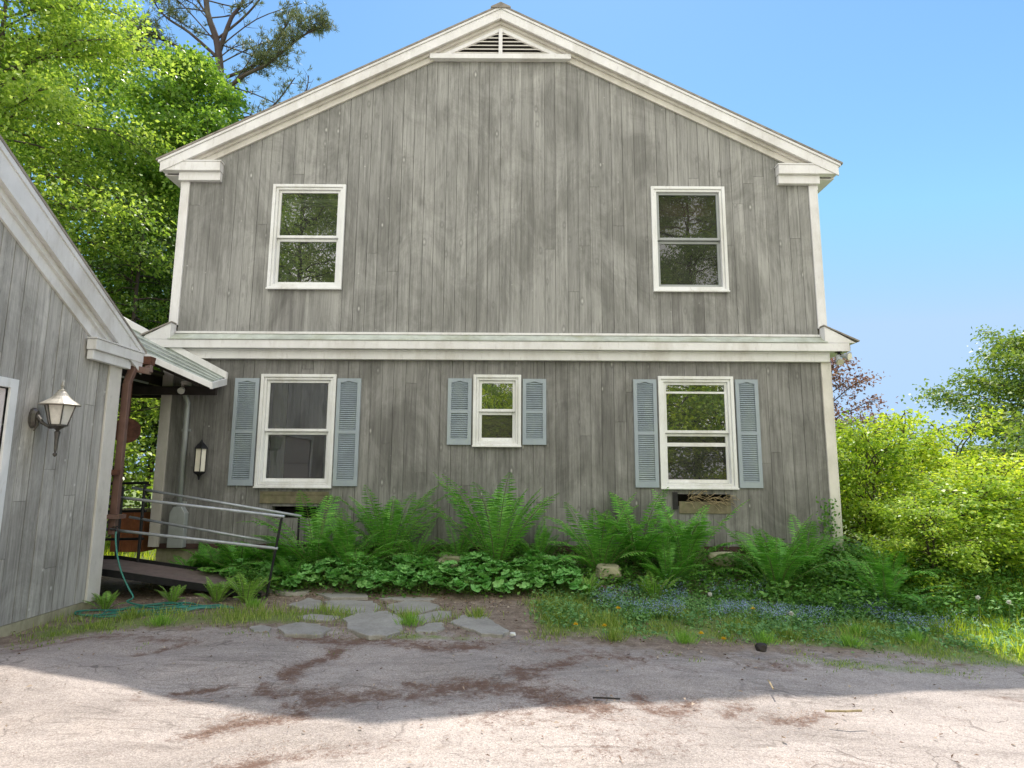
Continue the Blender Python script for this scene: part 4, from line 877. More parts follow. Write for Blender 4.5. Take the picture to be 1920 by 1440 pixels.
# hose and tap
hs = MB(); pts = [(-4.74, 7.54, 0.80), (-4.72, 7.50, 0.74), (-4.66, 7.46, 0.55), (-4.56, 7.42, 0.34), (-4.45, 7.40, 0.17), (-4.36, 7.36, 0.07), (-4.38, 7.30, 0.03)]
rr = random.Random(4)
cxh, cyh = -4.2, 7.12
for k in range(64):
    t = -0.3 + k * 0.42; g_ = min(1, k / 45)
    rx = 0.36 + 0.16 * math.sin(k * .61) + 0.22 * g_; ry = 0.16 + 0.10 * math.sin(k * .37) + 0.05 * math.sin(k * 1.13)
    x = cxh + 0.45 * g_ * (1 if math.cos(t) > 0 else .2) + rx * math.cos(t); y = cyh + ry * math.sin(t); pts.append((x, y, G(x, y) + 0.012 + 0.007 * (k % 3)))
def smooth_pts(P, n=4):
    P = [Vector(p) for p in P]; out_ = []
    for i in range(len(P) - 1):
        p0, p1, p2, p3 = P[max(i-1, 0)], P[i], P[i+1], P[min(i+2, len(P)-1)]
        for j in range(n):
            t = j / n; out_.append(0.5 * ((2*p1) + (p2-p0)*t + (2*p0-5*p1+4*p2-p3)*t*t + (3*p1-p0-3*p2+p3)*t**3))
    return out_ + [P[-1]]
hs.tube(smooth_pts(pts), 0.0095, 8)
tag(hs.build('garden_hose', M['hose'], smooth=True), 'green garden hose dropping from a tap and coiled by the garage corner', 'hose')
q = MB(); q.tube([(-4.80, 7.50, 0.83), (-4.75, 7.54, 0.82), (-4.735, 7.54, 0.79)], 0.014, 8); q.lathe((-4.76, 7.54, 0.845), [(0.006, -.02), (0.006, 0.0), (0.032, 0.004), (0.032, 0.014), (0.004, 0.016)], 10)
tag(q.build('tap', M['blackmetal']), 'dark garden tap at the foot of the garage downspout', 'tap')

# ------------------------------------------------------------------ FLAGSTONES AND ROCKS
SL = ['largest round flagstone at the edge of the drive', 'wide flagstone left of centre in the second row', 'broad flagstone under the lobed leaf plants', 'narrow slanting flagstone above the smallest pieces',
      'small rough flagstone in the grass near the drive', 'pointed flagstone at the right end of the path', 'oval flagstone left of the largest one', 'squarish flagstone below the ramp foot',
      'dark flagstone touching the ramp foot', 'thin half buried flagstone above the oval one', 'tiny half buried flagstone at the left end of the path', 'thin back row flagstone against the leaf bed', 'long back row flagstone behind the wide one']
for k, pg in enumerate(STONES):
    cx = sum(p[0] for p in pg) / len(pg); cy = sum(p[1] for p in pg) / len(pg); z = max(G(cx, cy), 0) + 0.004
    rr = random.Random(50 + k); outl = []
    n = len(pg)
    for i in range(n):
        a_, b_ = pg[i], pg[(i + 1) % n]
        for j in range(4):
            t = j / 4; jit = 0.02 if j else 0.008
            outl.append((a_[0] + (b_[0] - a_[0]) * t + rr.uniform(-jit, jit), a_[1] + (b_[1] - a_[1]) * t + rr.uniform(-jit, jit)))
    outl = [(cx + (x - cx) * 1.12, cy + (y - cy) * 1.10) for x, y in outl]
    sh_ = [(cx + (x - cx) * 0.985, cy + (y - cy) * 0.985) for x, y in outl]
    N_ = len(outl); vs = [(x, y, z - .03) for x, y in outl] + [(x, y, z + .006) for x, y in outl] + [(x, y, z + .012 + rr.uniform(-.002, .002)) for x, y in sh_] + [(cx, cy, z + .014)]
    fs = []
    for i in range(N_):
        j = (i + 1) % N_; fs += [(i, j, j + N_, i + N_), (i + N_, j + N_, j + 2*N_, i + 2*N_), (i + 2*N_, j + 2*N_, 3*N_)]
    # input order is clockwise seen from above: flip
    q = MB(); q.add(vs, [f[::-1] for f in fs]); tag(q.build('flagstone', M['slate']), SL[k], 'flagstone', 'flagstones of the garden path')

def rock(x, y, z, sx, sy, sz, seed, label, mat='concrete'):
    import bmesh
    bm = bmesh.new(); bmesh.ops.create_icosphere(bm, subdivisions=3, radius=1.0); rr = random.Random(seed)
    ph = [rr.uniform(0, 6) for _ in range(9)]
    for v in bm.verts:
        c = v.co; f = 1 + .12 * math.sin(c.x * 2.3 + ph[0]) + .1 * math.sin(c.y * 3.1 + ph[1]) + .08 * math.sin(c.z * 4 + c.x * 3 + ph[2]) + rr.uniform(-.03, .03)
        v.co = Vector((max(-.8, min(.8, c.x)) * sx * f, max(-.8, min(.8, c.y)) * sy * f, max(-.7, min(.7, c.z)) * sz * f))
    me = bpy.data.meshes.new('rock'); bm.to_mesh(me); bm.free()
    o = link_mesh('rock', me, M[mat]); o.location = (x, y, z); tag(o, label, 'rock'); return o
rock(-0.80, 8.42, 0.36, 0.24, 0.14, 0.09, 1, 'pale flat rock nestled behind the lobed leaves left of the tallest fern')
rock(1.24, 8.12, 0.27, 0.19, 0.13, 0.13, 2, 'speckled round rock in front of the middle ferns')
rock(2.85, 8.62, 0.38, 0.21, 0.14, 0.12, 3, 'light grey block shaped rock against the foundation')

# ------------------------------------------------------------------ TREES
def tubes(paths):
    mb = MB()
    for pts, rs, n in paths: mb.tube(pts, rs, n, caps=False)
    return mb

def make_tree(label, cat, loc, H, h0, R, prof, n_limb, n_twig, n_leaf, leaf_L, leaf_mat, bark, trunk_r=0.16, rise=0.35, droop=0.35, flat=0.10, hang=0.5, seed=1, group=None, name='tree', lean=(0, 0), stems=1, leafw=0.62, cone=False):
    rs = np.random.default_rng(seed); rr = random.Random(seed)
    root = thing(name, loc, label, cat, group)
    paths = []; LP = []; LD = []
    for st in range(stems):
        sx, sy = (0, 0) if stems == 1 else (rr.uniform(-.25, .25) * R, rr.uniform(-.25, .25) * R)
        tx, ty = lean[0] + sx * 1.5, lean[1] + sy * 1.5
        tp = [Vector((sx * (0.3) + tx * (i / 8) ** 1.3 + rr.uniform(-.03, .03) * i * H * .02, sy * .3 + ty * (i / 8) ** 1.3 + rr.uniform(-.03, .03) * i * H * .02, H * i / 8 * (1 if st == 0 else rr.uniform(.75, 1)))) for i in range(9)]
        paths.append((tp, [max(0.012, trunk_r / math.sqrt(stems) * (1 - i / 8) ** 0.8) for i in range(9)], 8))
        nl = max(3, n_limb // stems)
        for k in range(nl):
            f = (k + rr.random()) / nl; h = h0 + (H - h0) * f ** 0.92
            fi = min(h / H * 8, 7.99); i = int(fi); p0 = tp[i].lerp(tp[i + 1], fi - i)
            az = k * 2.39996 + rr.uniform(-.5, .5)
            l = R * prof(f) * rr.uniform(0.72, 1.12)
            if l < 0.08: continue
            dv = Vector((math.cos(az), math.sin(az), 0)); rs_ = rise * rr.uniform(.6, 1.4) * (0.6 + 0.9 * f)
            path = []; m_ = 7
            for j in range(m_):
                s = j / (m_ - 1); wob = Vector((rr.uniform(-1, 1), rr.uniform(-1, 1), rr.uniform(-1, 1))) * l * 0.03 * (j > 0)
                path.append(p0 + dv * l * s + Vector((0, 0, l * (rs_ * s - droop * s * s))) + wob)
            r0 = max(0.010, trunk_r * 0.24 * (l / R)); paths.append((path, [r0 * (1 - j / m_) + .004 for j in range(m_)], 5))
            nt_ = max(3, int(n_twig * (0.4 + 0.6 * l / R)))
            for q in range(nt_):
                s = 0.22 + 0.78 * (q + rr.random()) / nt_; fj = min(s * (m_ - 1), m_ - 1.01); j = int(fj); b = path[j].lerp(path[j + 1], fj - j)
                a2 = az + rr.choice((-1, 1)) * rr.uniform(.35, 1.25) * (1.05 - 0.55 * s); tl = l * 0.42 * (1.08 - 0.55 * s) * rr.uniform(.5, 1.15) + .12
                e = b + Vector((math.cos(a2), math.sin(a2), 0)) * tl + Vector((0, 0, rr.uniform(-.1, .28) * tl))
                mid = b.lerp(e, .5) + Vector((0, 0, tl * .06))
                if rr.random() < 0.75: paths.append(([b, mid, e], [0.009, 0.006, 0.003], 3))
                n = max(3, int(n_leaf * (0.5 + 0.5 * min(1, tl / (R * .3)))))
                t = rs.uniform(0.1, 1.05, n)[:, None]; B = np.array(b); E = np.array(e); dd = E - B
                pos = B + dd * t; sp = 0.16 * tl + leaf_L * 0.9
                pos += rs.normal(0, 1, (n, 3)) * np.array([sp, sp, sp * 0.42 + flat])
                d_ = unit(dd)[None] * 0.7 + rs.normal(0, 0.75, (n, 3)); d_[:, 2] -= hang
                LP.append(pos); LD.append(d_)
    P = np.concatenate(LP); Dv = np.concatenate(LD); n = len(P)
    nr = np.stack([rs.normal(0, 0.6, n), rs.normal(0, 0.6, n), np.ones(n)], 1)
    Ls = leaf_L * rs.uniform(0.6, 1.25, n); Q = leaf_quads(P, Dv, nr, Ls, Ls * leafw)
    t_ = tubes(paths)
    tm = bpy.data.meshes.new('trunk'); tm.from_pydata([tuple(v) for v in t_.v], [], t_.f); tm.polygons.foreach_set('use_smooth', [True] * len(tm.polygons)); tm.update()
    link_mesh('trunk', tm, M[bark], root); quads_obj('crown', Q, M[leaf_mat], root)
    return root

def copy_thing(o, loc, rz, sc=1.0, label=None, group=None):
    c = o.copy(); COL.objects.link(c); c.location = loc; c.rotation_euler = (0, 0, rz); c.scale = (sc,) * 3 if not hasattr(sc, '__len__') else sc
    if label: c['label'] = label
    if group: c['group'] = group
    for ch in list(o.children):
        k = ch.copy(); COL.objects.link(k); k.parent = c
        for g2 in ch.children:
            k2 = g2.copy(); COL.objects.link(k2); k2.parent = k
    return c

egg = lambda f: max(0.12, math.sin(PI * min(1, 0.18 + 0.82 * f) ** 0.8) ** 0.7) if f < 1 else .1
dome = lambda f: max(0.15, math.sqrt(max(0, 1 - (f * 1.0) ** 2)) * (0.75 + 0.25 * min(1, f * 4)))
column = lambda f: (0.75 + 0.25 * math.sin(f * 9)) * (1 - 0.85 * max(0, f - .35) ** 1.3)

# bright maple filling the upper left
T1 = make_tree('tall bright green maple with drooping layered branches behind the garage', 'tree', (-12.2, 13.2, 0), 15.5, 2.4, 3.9, dome, 104, 17, 92, 0.108, 'maple', 'bark', 0.15, 0.42, 0.40, 0.05, 0.55, 3, name='maple_tree', group='broadleaf trees behind the garage')
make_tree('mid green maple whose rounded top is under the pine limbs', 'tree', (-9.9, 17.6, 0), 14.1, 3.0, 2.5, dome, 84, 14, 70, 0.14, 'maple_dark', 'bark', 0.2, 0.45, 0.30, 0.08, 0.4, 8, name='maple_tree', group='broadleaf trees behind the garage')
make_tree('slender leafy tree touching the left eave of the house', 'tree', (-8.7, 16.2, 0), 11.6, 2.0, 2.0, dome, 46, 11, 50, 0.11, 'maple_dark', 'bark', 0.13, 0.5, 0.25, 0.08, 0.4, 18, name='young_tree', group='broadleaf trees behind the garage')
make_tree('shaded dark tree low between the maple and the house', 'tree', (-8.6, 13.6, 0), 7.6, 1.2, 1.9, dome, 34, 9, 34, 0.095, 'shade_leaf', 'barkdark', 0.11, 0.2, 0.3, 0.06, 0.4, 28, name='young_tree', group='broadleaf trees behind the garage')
make_tree('low leafy tree seen through the porch gap', 'tree', (-8.3, 12.2, 0), 3.6, 0.2, 1.7, dome, 34, 8, 30, 0.11, 'maple', 'bark', 0.08, 0.5, 0.2, 0.06, 0.4, 38, name='young_tree', group='leafy growth behind the porch')
make_tree('second leafy tree farther back in the porch gap', 'tree', (-10.4, 15.6, 0), 5.0, 0.2, 2.6, dome, 40, 9, 32, 0.13, 'maple', 'bark', 0.08, 0.5, 0.2, 0.06, 0.4, 48, name='young_tree', group='leafy growth behind the porch')
make_tree('tall dense tree far back behind the maple', 'tree', (-15.5, 20.0, 0), 16.5, 1.5, 5.0, dome, 84, 12, 50, 0.2, 'maple_dark', 'barkdark', 0.22, 0.4, 0.3, 0.08, 0.4, 58, name='maple_tree', group='broadleaf trees behind the garage')
make_tree('leaning leafy tree behind the garage roof ridge', 'tree', (-14.2, 12.0, 0), 13.5, 2.5, 3.6, dome, 70, 13, 60, 0.135, 'maple', 'bark', 0.2, 0.4, 0.35, 0.06, 0.5, 68, name='maple_tree', group='broadleaf trees behind the garage')

for k, (x, y, h, sd_) in enumerate(((-9.3, 14.6, 8.5, 301), (-10.0, 15.4, 9.0, 302), (-8.9, 15.2, 8.0, 303))):
    make_tree(['thin dark trunked tree nearest the left corner of the house', 'thin dark trunked tree leaning slightly behind the garage roof', 'thin dark trunked tree with bare lower twigs by the house corner'][k], 'tree', (x, y, 0), h, 2.0, 1.3, dome, 26, 6, 12, 0.10, 'shade_leaf', 'barkdark', 0.09, 0.15, 0.25, 0.06, 0.3, sd_, name='slender_tree', group='slender shaded trees behind the garage', lean=(.1 * k, 0))
# pine with bare limbs
def pine():
    root = thing('pine_tree', (-10.9, 20.5, 0), 'tall old pine with bare forked limbs above the maples', 'tree')
    rr = random.Random(12); rs = np.random.default_rng(12); paths = []; LP = []; LD = []
    o = Vector((-10.9, 20.5, 0)); V = lambda x, z, y=20.5: Vector((x, y, z)) - o
    def limb(pts, r0, tufts, n_side, tl, upb=0.1, skip=0.3):
        pts = smooth_pts(pts, 4); m_ = len(pts); paths.append((pts, [r0 * .62 * (1 - .85 * i / m_) + .006 for i in range(m_)], 6))
        for k in range(n_side):
            s = skip + (1 - skip) * (k + rr.random()) / n_side; j = min(int(s * (m_ - 1)), m_ - 2); b = pts[j]; ax = (pts[j + 1] - pts[j]).normalized()
            sd = Vector((rr.uniform(-1, 1), rr.uniform(-1, 1), rr.uniform(-.5, .8))); e = b + (ax * 0.9 + sd * 0.8).normalized() * tl * rr.uniform(.5, 1.2) + Vector((0, 0, upb))
            mid = b.lerp(e, .5) + Vector((rr.uniform(-.05, .05), 0, rr.uniform(-.06, .02)))
            paths.append(([b, mid, e], [0.013, 0.009, 0.004], 4))
            for c_ in range(tufts):
                q = b.lerp(e, rr.uniform(.35, 1.05)) + Vector((rr.gauss(0, .16), rr.gauss(0, .16), rr.gauss(0, .07) + .05)); n = 15
                d_ = rs.normal(0, 1, (n, 3)) + np.array([0.1, 0, 0.9]); LP.append(np.repeat(np.array(q)[None], n, 0) + rs.normal(0, .02, (n, 3))); LD.append(d_)
    trunk = [V(-10.9, 0), V(-10.9, 8), V(-10.7, 14.5), V(-10.9, 17), V(-11.5, 19.0), V(-11.7, 23.5)]
    tp = smooth_pts(trunk, 5); paths.append((tp, [0.21 * (1 - .7 * i / len(tp)) for i in range(len(tp))], 10))
    limb([V(-10.85, 16.8), V(-10.5, 18.2), V(-10.2, 19.5, 20.8), V(-9.9, 23)], .14, 2, 7, .9, skip=.4)
    limb([V(-10.7, 15.0), V(-9.8, 15.6, 20.2), V(-8.8, 16.0, 20.0), V(-7.6, 16.9, 19.8), V(-6.9, 17.3, 19.8)], .13, 11, 30, .75, .16, .3)
    limb([V(-10.5, 15.8), V(-9.4, 16.4), V(-8.6, 17.6), V(-8.3, 18.3)], .09, 7, 13, .5, .12, .4)
    limb([V(-10.7, 14.3), V(-9.8, 14.2), V(-8.8, 14.6), V(-8.0, 15.8)], .08, 3, 10, .5, .08, .45)
    limb([V(-10.6, 13.4), V(-9.4, 13.6), V(-8.3, 14.2), V(-7.6, 15.2), V(-7.5, 15.9)], .07, 1, 12, .45, .06, .3)
    limb([V(-10.0, 12.8), V(-8.6, 13.2), V(-6.9, 14.2), V(-6.2, 14.6)], .05, 1, 9, .4, .05, .4)
    limb([V(-10.9, 16.6), V(-12.0, 17.6), V(-13.0, 18.3), V(-13.8, 19.4)], .10, 5, 12, .7, .1, .45)
    limb([V(-10.8, 16.0), V(-12.2, 16.8, 20.2), V(-13.4, 17.1, 20.0), V(-14.4, 17.0)], .10, 12, 24, .9, .1, .4)
    limb([V(-10.8, 15.4), V(-12.0, 15.6, 20.0), V(-13.4, 16.2, 19.8)], .08, 12, 20, .9, .1, .4)
    limb([V(-11.2, 18.0), V(-12.2, 19.6), V(-12.8, 21)], .07, 1, 8, .6)
    limb([V(-11.0, 17.3), V(-9.9, 18.4), V(-9.2, 19.6), V(-8.9, 21)], .07, 1, 8, .5)
    limb([V(-11.6, 19.5), V(-10.6, 21.0), V(-10.1, 22.5)], .06, 1, 6, .5)
    for k in range(26):     # fine dead branches fanning from the upper trunk
        z0 = rr.uniform(14.0, 19.5); a_ = rr.uniform(-.5, 1.1); sg = rr.choice((-1, 1)); L_ = rr.uniform(1.2, 3.2); xb = -10.9 - max(0, z0 - 16.5) * .22
        limb([V(xb, z0), V(xb + sg * L_ * .5, z0 + L_ * .5 * a_ + .1, 20.5 + rr.uniform(-.4, .4)), V(xb + sg * L_, z0 + L_ * a_, 20.5 + rr.uniform(-.8, .8))], .035, 1 if k % 3 else 5, 7, .45, .05, .3)
    P = np.concatenate(LP); Dv = np.concatenate(LD); n = len(P)
    Q = leaf_quads(P, Dv, rs.normal(0, 1, (n, 3)), rs.uniform(.12, .22, n), np.full(n, .022), .05)
    t_ = tubes(paths); tm = bpy.data.meshes.new('trunk'); tm.from_pydata([tuple(v) for v in t_.v], [], t_.f); tm.polygons.foreach_set('use_smooth', [True] * len(tm.polygons)); tm.update()
    link_mesh('trunk', tm, M['barkdark'], root); quads_obj('crown', Q, M['pineneedle'], root)
pine()

# right side: shrubs, purple tree, dark tree
sh_lab = ['sunlit yellow green shrub against the right corner board of the house', 'tall airy shrub with a pointed top right of the house', 'broad yellow green shrub in the middle of the right thicket',
          'low spreading shrub at the front of the right thicket', 'bright shrub below the dark tree at the right edge', 'dense shrub at the right edge of the photo near the grass', 'shrub deep behind the corner of the house', 'tall shrub rising between the corner and the dark tree', 'young shrub beside the dandelion clocks']
S1 = make_tree(sh_lab[0], 'shrub', (5.7, 10.2, 0.2), 1.9, 0.0, 0.95, dome, 44, 9, 36, 0.07, 'hedge2', 'bark', 0.03, 0.9, 0.35, 0.03, 0.3, 101, name='shrub', group='shrubs right of the house', stems=3)
S2 = make_tree(sh_lab[1], 'shrub', (7.6, 11.6, 0.2), 2.15, 0.0, 1.25, dome, 44, 9, 36, 0.075, 'hedge', 'bark', 0.035, 0.9, 0.35, 0.03, 0.3, 102, name='shrub', group='shrubs right of the house', stems=3)
for lab, loc, rz, sc in ((sh_lab[2], (7.3, 9.9, 0.1), 2.0, (.95, .95, .72)), (sh_lab[4], (9.9, 10.9, 0.1), 4.0, (1.0, 1.0, .78)), (sh_lab[5], (8.5, 8.9, 0.0), 1.2, (.8, .8, .62)), (sh_lab[7], (9.6, 13.6, 0.1), 5.1, (1.1, 1.1, .8))):
    copy_thing(S2, loc, rz, sc, lab)
for lab, loc, rz, sc in ((sh_lab[3], (6.4, 8.9, 0.1), 0.7, (1.1, 1.1, .66)), (sh_lab[6], (6.3, 12.0, 0.2), 2.7, 1.0), (sh_lab[8], (5.6, 8.3, 0.15), 3.9, (.72, .72, .5))):
    copy_thing(S1, loc, rz, sc, lab)
make_tree('darker oval leaved bush standing in the middle of the yellow green thicket', 'shrub', (8.9, 10.6, 0.1), 1.7, 0.0, 1.0, dome, 40, 9, 30, 0.10, 'rtree', 'bark', 0.04, 1.0, 0.2, 0.03, 0.2, 111, name='shrub', group='shrubs right of the house', stems=4)
make_tree('slim sapling with loose pale leaves poking out above the thicket', 'shrub', (7.2, 11.2, 0.1), 2.45, 0.5, 0.6, dome, 22, 6, 14, 0.09, 'hedge', 'bark', 0.03, 1.1, 0.2, 0.03, 0.2, 112, name='sapling', group='saplings above the thicket', stems=2)
make_tree('small sapling with upright twigs next to the purple tree', 'shrub', (7.0, 12.0, 0.1), 2.3, 0.4, 0.7, dome, 20, 6, 14, 0.085, 'hedge2', 'bark', 0.03, 1.1, 0.2, 0.03, 0.2, 113, name='sapling', group='saplings above the thicket', stems=2)
make_tree('small purple leaved tree half hidden by the right corner of the house', 'tree', (7.0, 13.6, 0), 4.0, 1.6, 1.15, dome, 32, 9, 26, 0.075, 'purple', 'barkdark', 0.05, 0.7, 0.3, 0.03, 0.2, 201, name='purple_tree', lean=(0.1, 0))
make_tree('dark green tree standing against the sky at the right edge', 'tree', (14.6, 16.2, 0), 5.0, 0.8, 2.7, dome, 64, 13, 52, 0.115, 'rtree', 'bark', 0.10, 0.6, 0.25, 0.04, 0.3, 202, name='leafy_tree')
make_tree('loose leafy tree in front of the dark tree at the right', 'tree', (12.9, 13.8, 0), 2.6, 0.3, 1.4, dome, 30, 8, 22, 0.11, 'rtree', 'bark', 0.06, 0.6, 0.25, 0.04, 0.3, 203, name='leafy_tree')

# the wood across the drive, seen mirrored in the window panes
for k, (x, y, rz, sc) in enumerate(((-10.4, -10.5, 1.0, 1.25), (-1.0, -13, 2.2, .6), (8.6, -10.5, 4.0, 1.25))):
    copy_thing(T1, (x, y, 0), rz, sc, 'tree across the drive reflected in the window panes', 'trees across the drive')
for k, (x, y, rz, sc) in enumerate(((9.5, -7.5, 1.0, 2.3), (6.0, -9, 2.2, 2.4), (3.0, -10, 4.0, 2.4), (0, -9.5, 0.4, 2.2), (-3, -9.5, 3.0, 2.3), (-9, -8.0, 5.0, 3.0), (12.5, -8, 2.6, 2.6))):
    copy_thing(S2, (x, y, -.3), rz, sc, 'bush across the drive reflected in the window panes', 'bushes across the drive')

# ------------------------------------------------------------------ FERNS
def fern_mesh(seed, n_fr, L, spread, npin, plen, pw, droopf):
    rr = random.Random(seed); rs = np.random.default_rng(seed); Qs = []; st = MB()
    for k in range(n_fr):
        az = 2 * PI * k / n_fr + rr.uniform(-.25, .25); ln = L * rr.uniform(.72, 1.08); a0 = rr.uniform(spread[0], spread[1])
        o = np.array([math.cos(az), math.sin(az), 0.]); pts = []; p = o * 0.03; ang = PI / 2 - a0; m_ = 14; dr = droopf * rr.uniform(.6, 1.5)
        tw = rr.uniform(-.35, .35); sdv = np.array([-math.sin(az), math.cos(az), 0.])
        for i in range(m_ + 1):
            pts.append(p.copy()); s = i / m_; aa = ang - dr * s ** 2.0
            p = p + (o * math.cos(aa) + sdv * tw * s * .5 + np.array([0, 0, 1]) * math.sin(aa)) * ln / m_
        pts = np.array(pts); st.tube([tuple(q) for q in pts], [0.006 * (1 - .8 * i / m_) + .001 for i in range(m_ + 1)], 4, caps=False)
        ss = np.linspace(0.12, 0.99, npin); idx = ss * m_; i0 = np.minimum(idx.astype(int), m_ - 1); fr_ = (idx - i0)[:, None]
        pos = pts[i0] * (1 - fr_) + pts[i0 + 1] * fr_; tan = unit(pts[i0 + 1] - pts[i0])
        prof_ = np.minimum(1, (ss / 0.55) ** 0.75) * np.minimum(1, ((1 - ss) / 0.30)) ** 0.7
        up_ = unit(np.cross(np.cross(tan, np.array([0, 0, 1.])), tan) + 1e-6)
        for sg in (-1, 1):
            sd = np.cross(tan, up_) * sg; d_ = sd + tan * 0.35 + rs.normal(0, .06, pos.shape); d_[:, 2] -= 0.08
            lens = plen * prof_ * rs.uniform(.88, 1.08, npin) + 0.008
            nr = up_ + sd * (-0.25); Qs.append(leaf_quads(pos, d_, nr, lens, np.full(npin, pw) * (0.5 + 0.5 * prof_), 0.05))
            # toothed second layer of leaflets
            for fq in (0.3, 0.55, 0.8):
                b = pos + unit(d_) * (lens * fq)[:, None]; l2 = pw * 0.95 * (1.1 - fq * .7) * np.ones(npin)
                for s2 in (-1, 1):
                    d2 = np.cross(unit(d_), up_) * s2 + unit(d_) * .55; Qs.append(leaf_quads(b, d2, nr, l2 * (0.4 + .6 * prof_), np.full(npin, pw * .42), 0.0))
    return np.concatenate(Qs), st

def add_fern_kind(key, mat, *args):
    Q, st = fern_mesh(*args)
    return (Q, st, mat)
FK = {}
def fern(kind, x, y, sc, rz, label, dz=0.0, group='ferns along the foot of the house wall'):
    z = G(x, y) + dz
    if kind in ('tall', 'wide', 'wide2'): sc *= 1.12
    if kind not in FK:
        args, mat = KINDS[kind]; Q, st = fern_mesh(*args)
        root = thing('fern', (0, 0, 0), label, 'fern', group)
        quads_obj('fronds', Q, M[mat], root)
        me = bpy.data.meshes.new('stalks'); me.from_pydata([tuple(v) for v in st.v], [], st.f); me.update(); link_mesh('stalks', me, M['stem'], root)
        FK[kind] = root; root.location = (x, y, z); root.rotation_euler = (0, 0, rz); root.scale = (sc,) * 3; return root
    return copy_thing(FK[kind], (x, y, z), rz, sc, label, group)
KINDS = {
    'tall': ((31, 19, 1.26, (.05, .72), 31, 0.15, 0.024, 0.55), 'fern'),
    'wide': ((32, 19, 1.12, (.15, 1.15), 29, 0.15, 0.024, 0.95), 'fern'),
    'wide2': ((35, 18, 1.05, (.12, 1.05), 28, 0.145, 0.024, 1.05), 'fern'),
    'light': ((33, 12, 0.33, (.15, .95), 18, 0.055, 0.013, 0.8), 'fernlight'),
    'low': ((34, 22, 0.58, (.3, 1.15), 18, 0.12, 0.032, 0.9), 'fern')}
for a_ in (('tall', -0.20, 8.45, 1.10, 0.3, 'tallest upright fern in the middle of the wall below the small window'),
           ('wide2', -2.62, 8.52, 1.02, 0.5, 'arching fern growing under the lower left window'),
           ('wide', -2.10, 8.30, .82, 1.3, 'broad fern right of the ramp handrail end'),
           ('tall', -1.70, 8.68, .93, 2.0, 'upright fern against the wall between the left and middle windows'),
           ('wide2', -1.32, 8.55, .55, 2.9, 'smaller fern leaning right behind the lobed leaves'),
           ('wide', 0.34, 8.55, .58, 4.1, 'short fern at the right foot of the tallest fern'),
           ('wide2', -0.72, 8.62, .55, 4.4, 'short fern at the left foot of the tallest fern'),
           ('wide', 1.18, 8.35, .98, 3.1, 'wide fern behind the speckled round rock'),
           ('wide2', 1.72, 8.62, 1.04, 1.1, 'tall arching fern below the left shutter of the lower right window'),
           ('wide', 2.32, 8.45, 1.02, 5.1, 'big arching fern in front of the nest slot'),
           ('wide2', 2.02, 8.15, .62, 0.2, 'low fern with drooping tips in front of the arching ferns'),
           ('wide', 3.42, 8.15, .92, 2.2, 'fern standing alone between the nest slot and the right corner'),
           ('wide2', 3.98, 8.55, .75, 3.6, 'fern close to the right end of the house wall'),
           ('wide', 4.55, 7.75, .66, 0.9, 'low fern beyond the right corner of the house'),
           ('wide2', 4.95, 8.25, .70, 4.9, 'fern mixed into the shrubs past the right corner')):
    fern(*a_)
for a_ in (('light', -3.42, 7.42, 1.0, 0.2, 'pale young fern left of the ramp foot'), ('light', -3.10, 7.48, 1.15, 1.7, 'pale bushy fern at the ramp foot'), ('light', -3.92, 7.40, .75, 2.8, 'small pale fern on bare soil in front of the ramp'),
           ('light', -4.62, 7.28, .8, 3.5, 'tiny thin fern by the garage corner'), ('light', 0.95, 7.75, .9, 4.4, 'pale tuft like fern below the speckled rock'), ('light', 1.75, 7.75, 1.2, 5.2, 'pale fern among the blue flowers')):
    fern(*a_, group='small pale ferns')
for k, (x, y, sc) in enumerate(((-4.10, 8.80, 1.0), (-3.72, 8.72, 1.15), (-3.35, 8.78, 1.1), (-3.05, 8.62, .95), (-4.45, 8.78, .75), (-2.78, 8.12, .7))):
    fern('low', x, y, sc, k * 1.3, ['feathery low plant in the middle of the ramp rails', 'dense feathery plant under the lower left shutter', 'feathery plant left of the moss covered board', 'feathery plant by the far end post of the ramp', 'small feathery plant at the foot of the conduit box', 'little feathery plant at the ramp end post'][k], dz=0.05, group='feathery plants behind the ramp')

# ------------------------------------------------------------------ LOBED LEAF PLANTS
def mantle_mesh(seed, n_leaf, R, Hh):
    rr = random.Random(seed); vs = []; fs = []; st = MB()
    for k in range(n_leaf):
        az = rr.uniform(0, 2 * PI); rad = R * math.sqrt(rr.random()); h = Hh * (1 - .75 * (rad / R) ** 2) * rr.uniform(.75, 1.1) + .02
        c = Vector((rad * math.cos(az), rad * math.sin(az), h)); lr = rr.uniform(.038, .085)
        tilt = Euler((rr.uniform(-.35, .35) - math.sin(az) * -.45 * rad / R, rr.uniform(-.35, .35) + math.cos(az) * .55 * rad / R, rr.uniform(0, 6.28))).to_matrix()
        b = len(vs); n = 28; vs.append(tuple(c - tilt @ Vector((0, 0, lr * .18))))
        for i in range(n):
            t = 2 * PI * i / n; lobe = 0.80 + 0.20 * abs(math.cos(t * 3.5)) ; lobe *= (0.25 if i == 0 else 1.0)
            vs.append(tuple(c + tilt @ Vector((lr * lobe * math.cos(t), lr * lobe * math.sin(t), lr * .10 * math.cos(t * 7)))))
        fs += [(b, b + 1 + i, b + 1 + (i + 1) % n) for i in range(n)]
        st.tube([(c.x * .25, c.y * .25, 0), (c.x * .7, c.y * .7, h * .7), tuple(c)], .0022, 3, caps=False)
    return vs, fs, st
mk_kinds = []
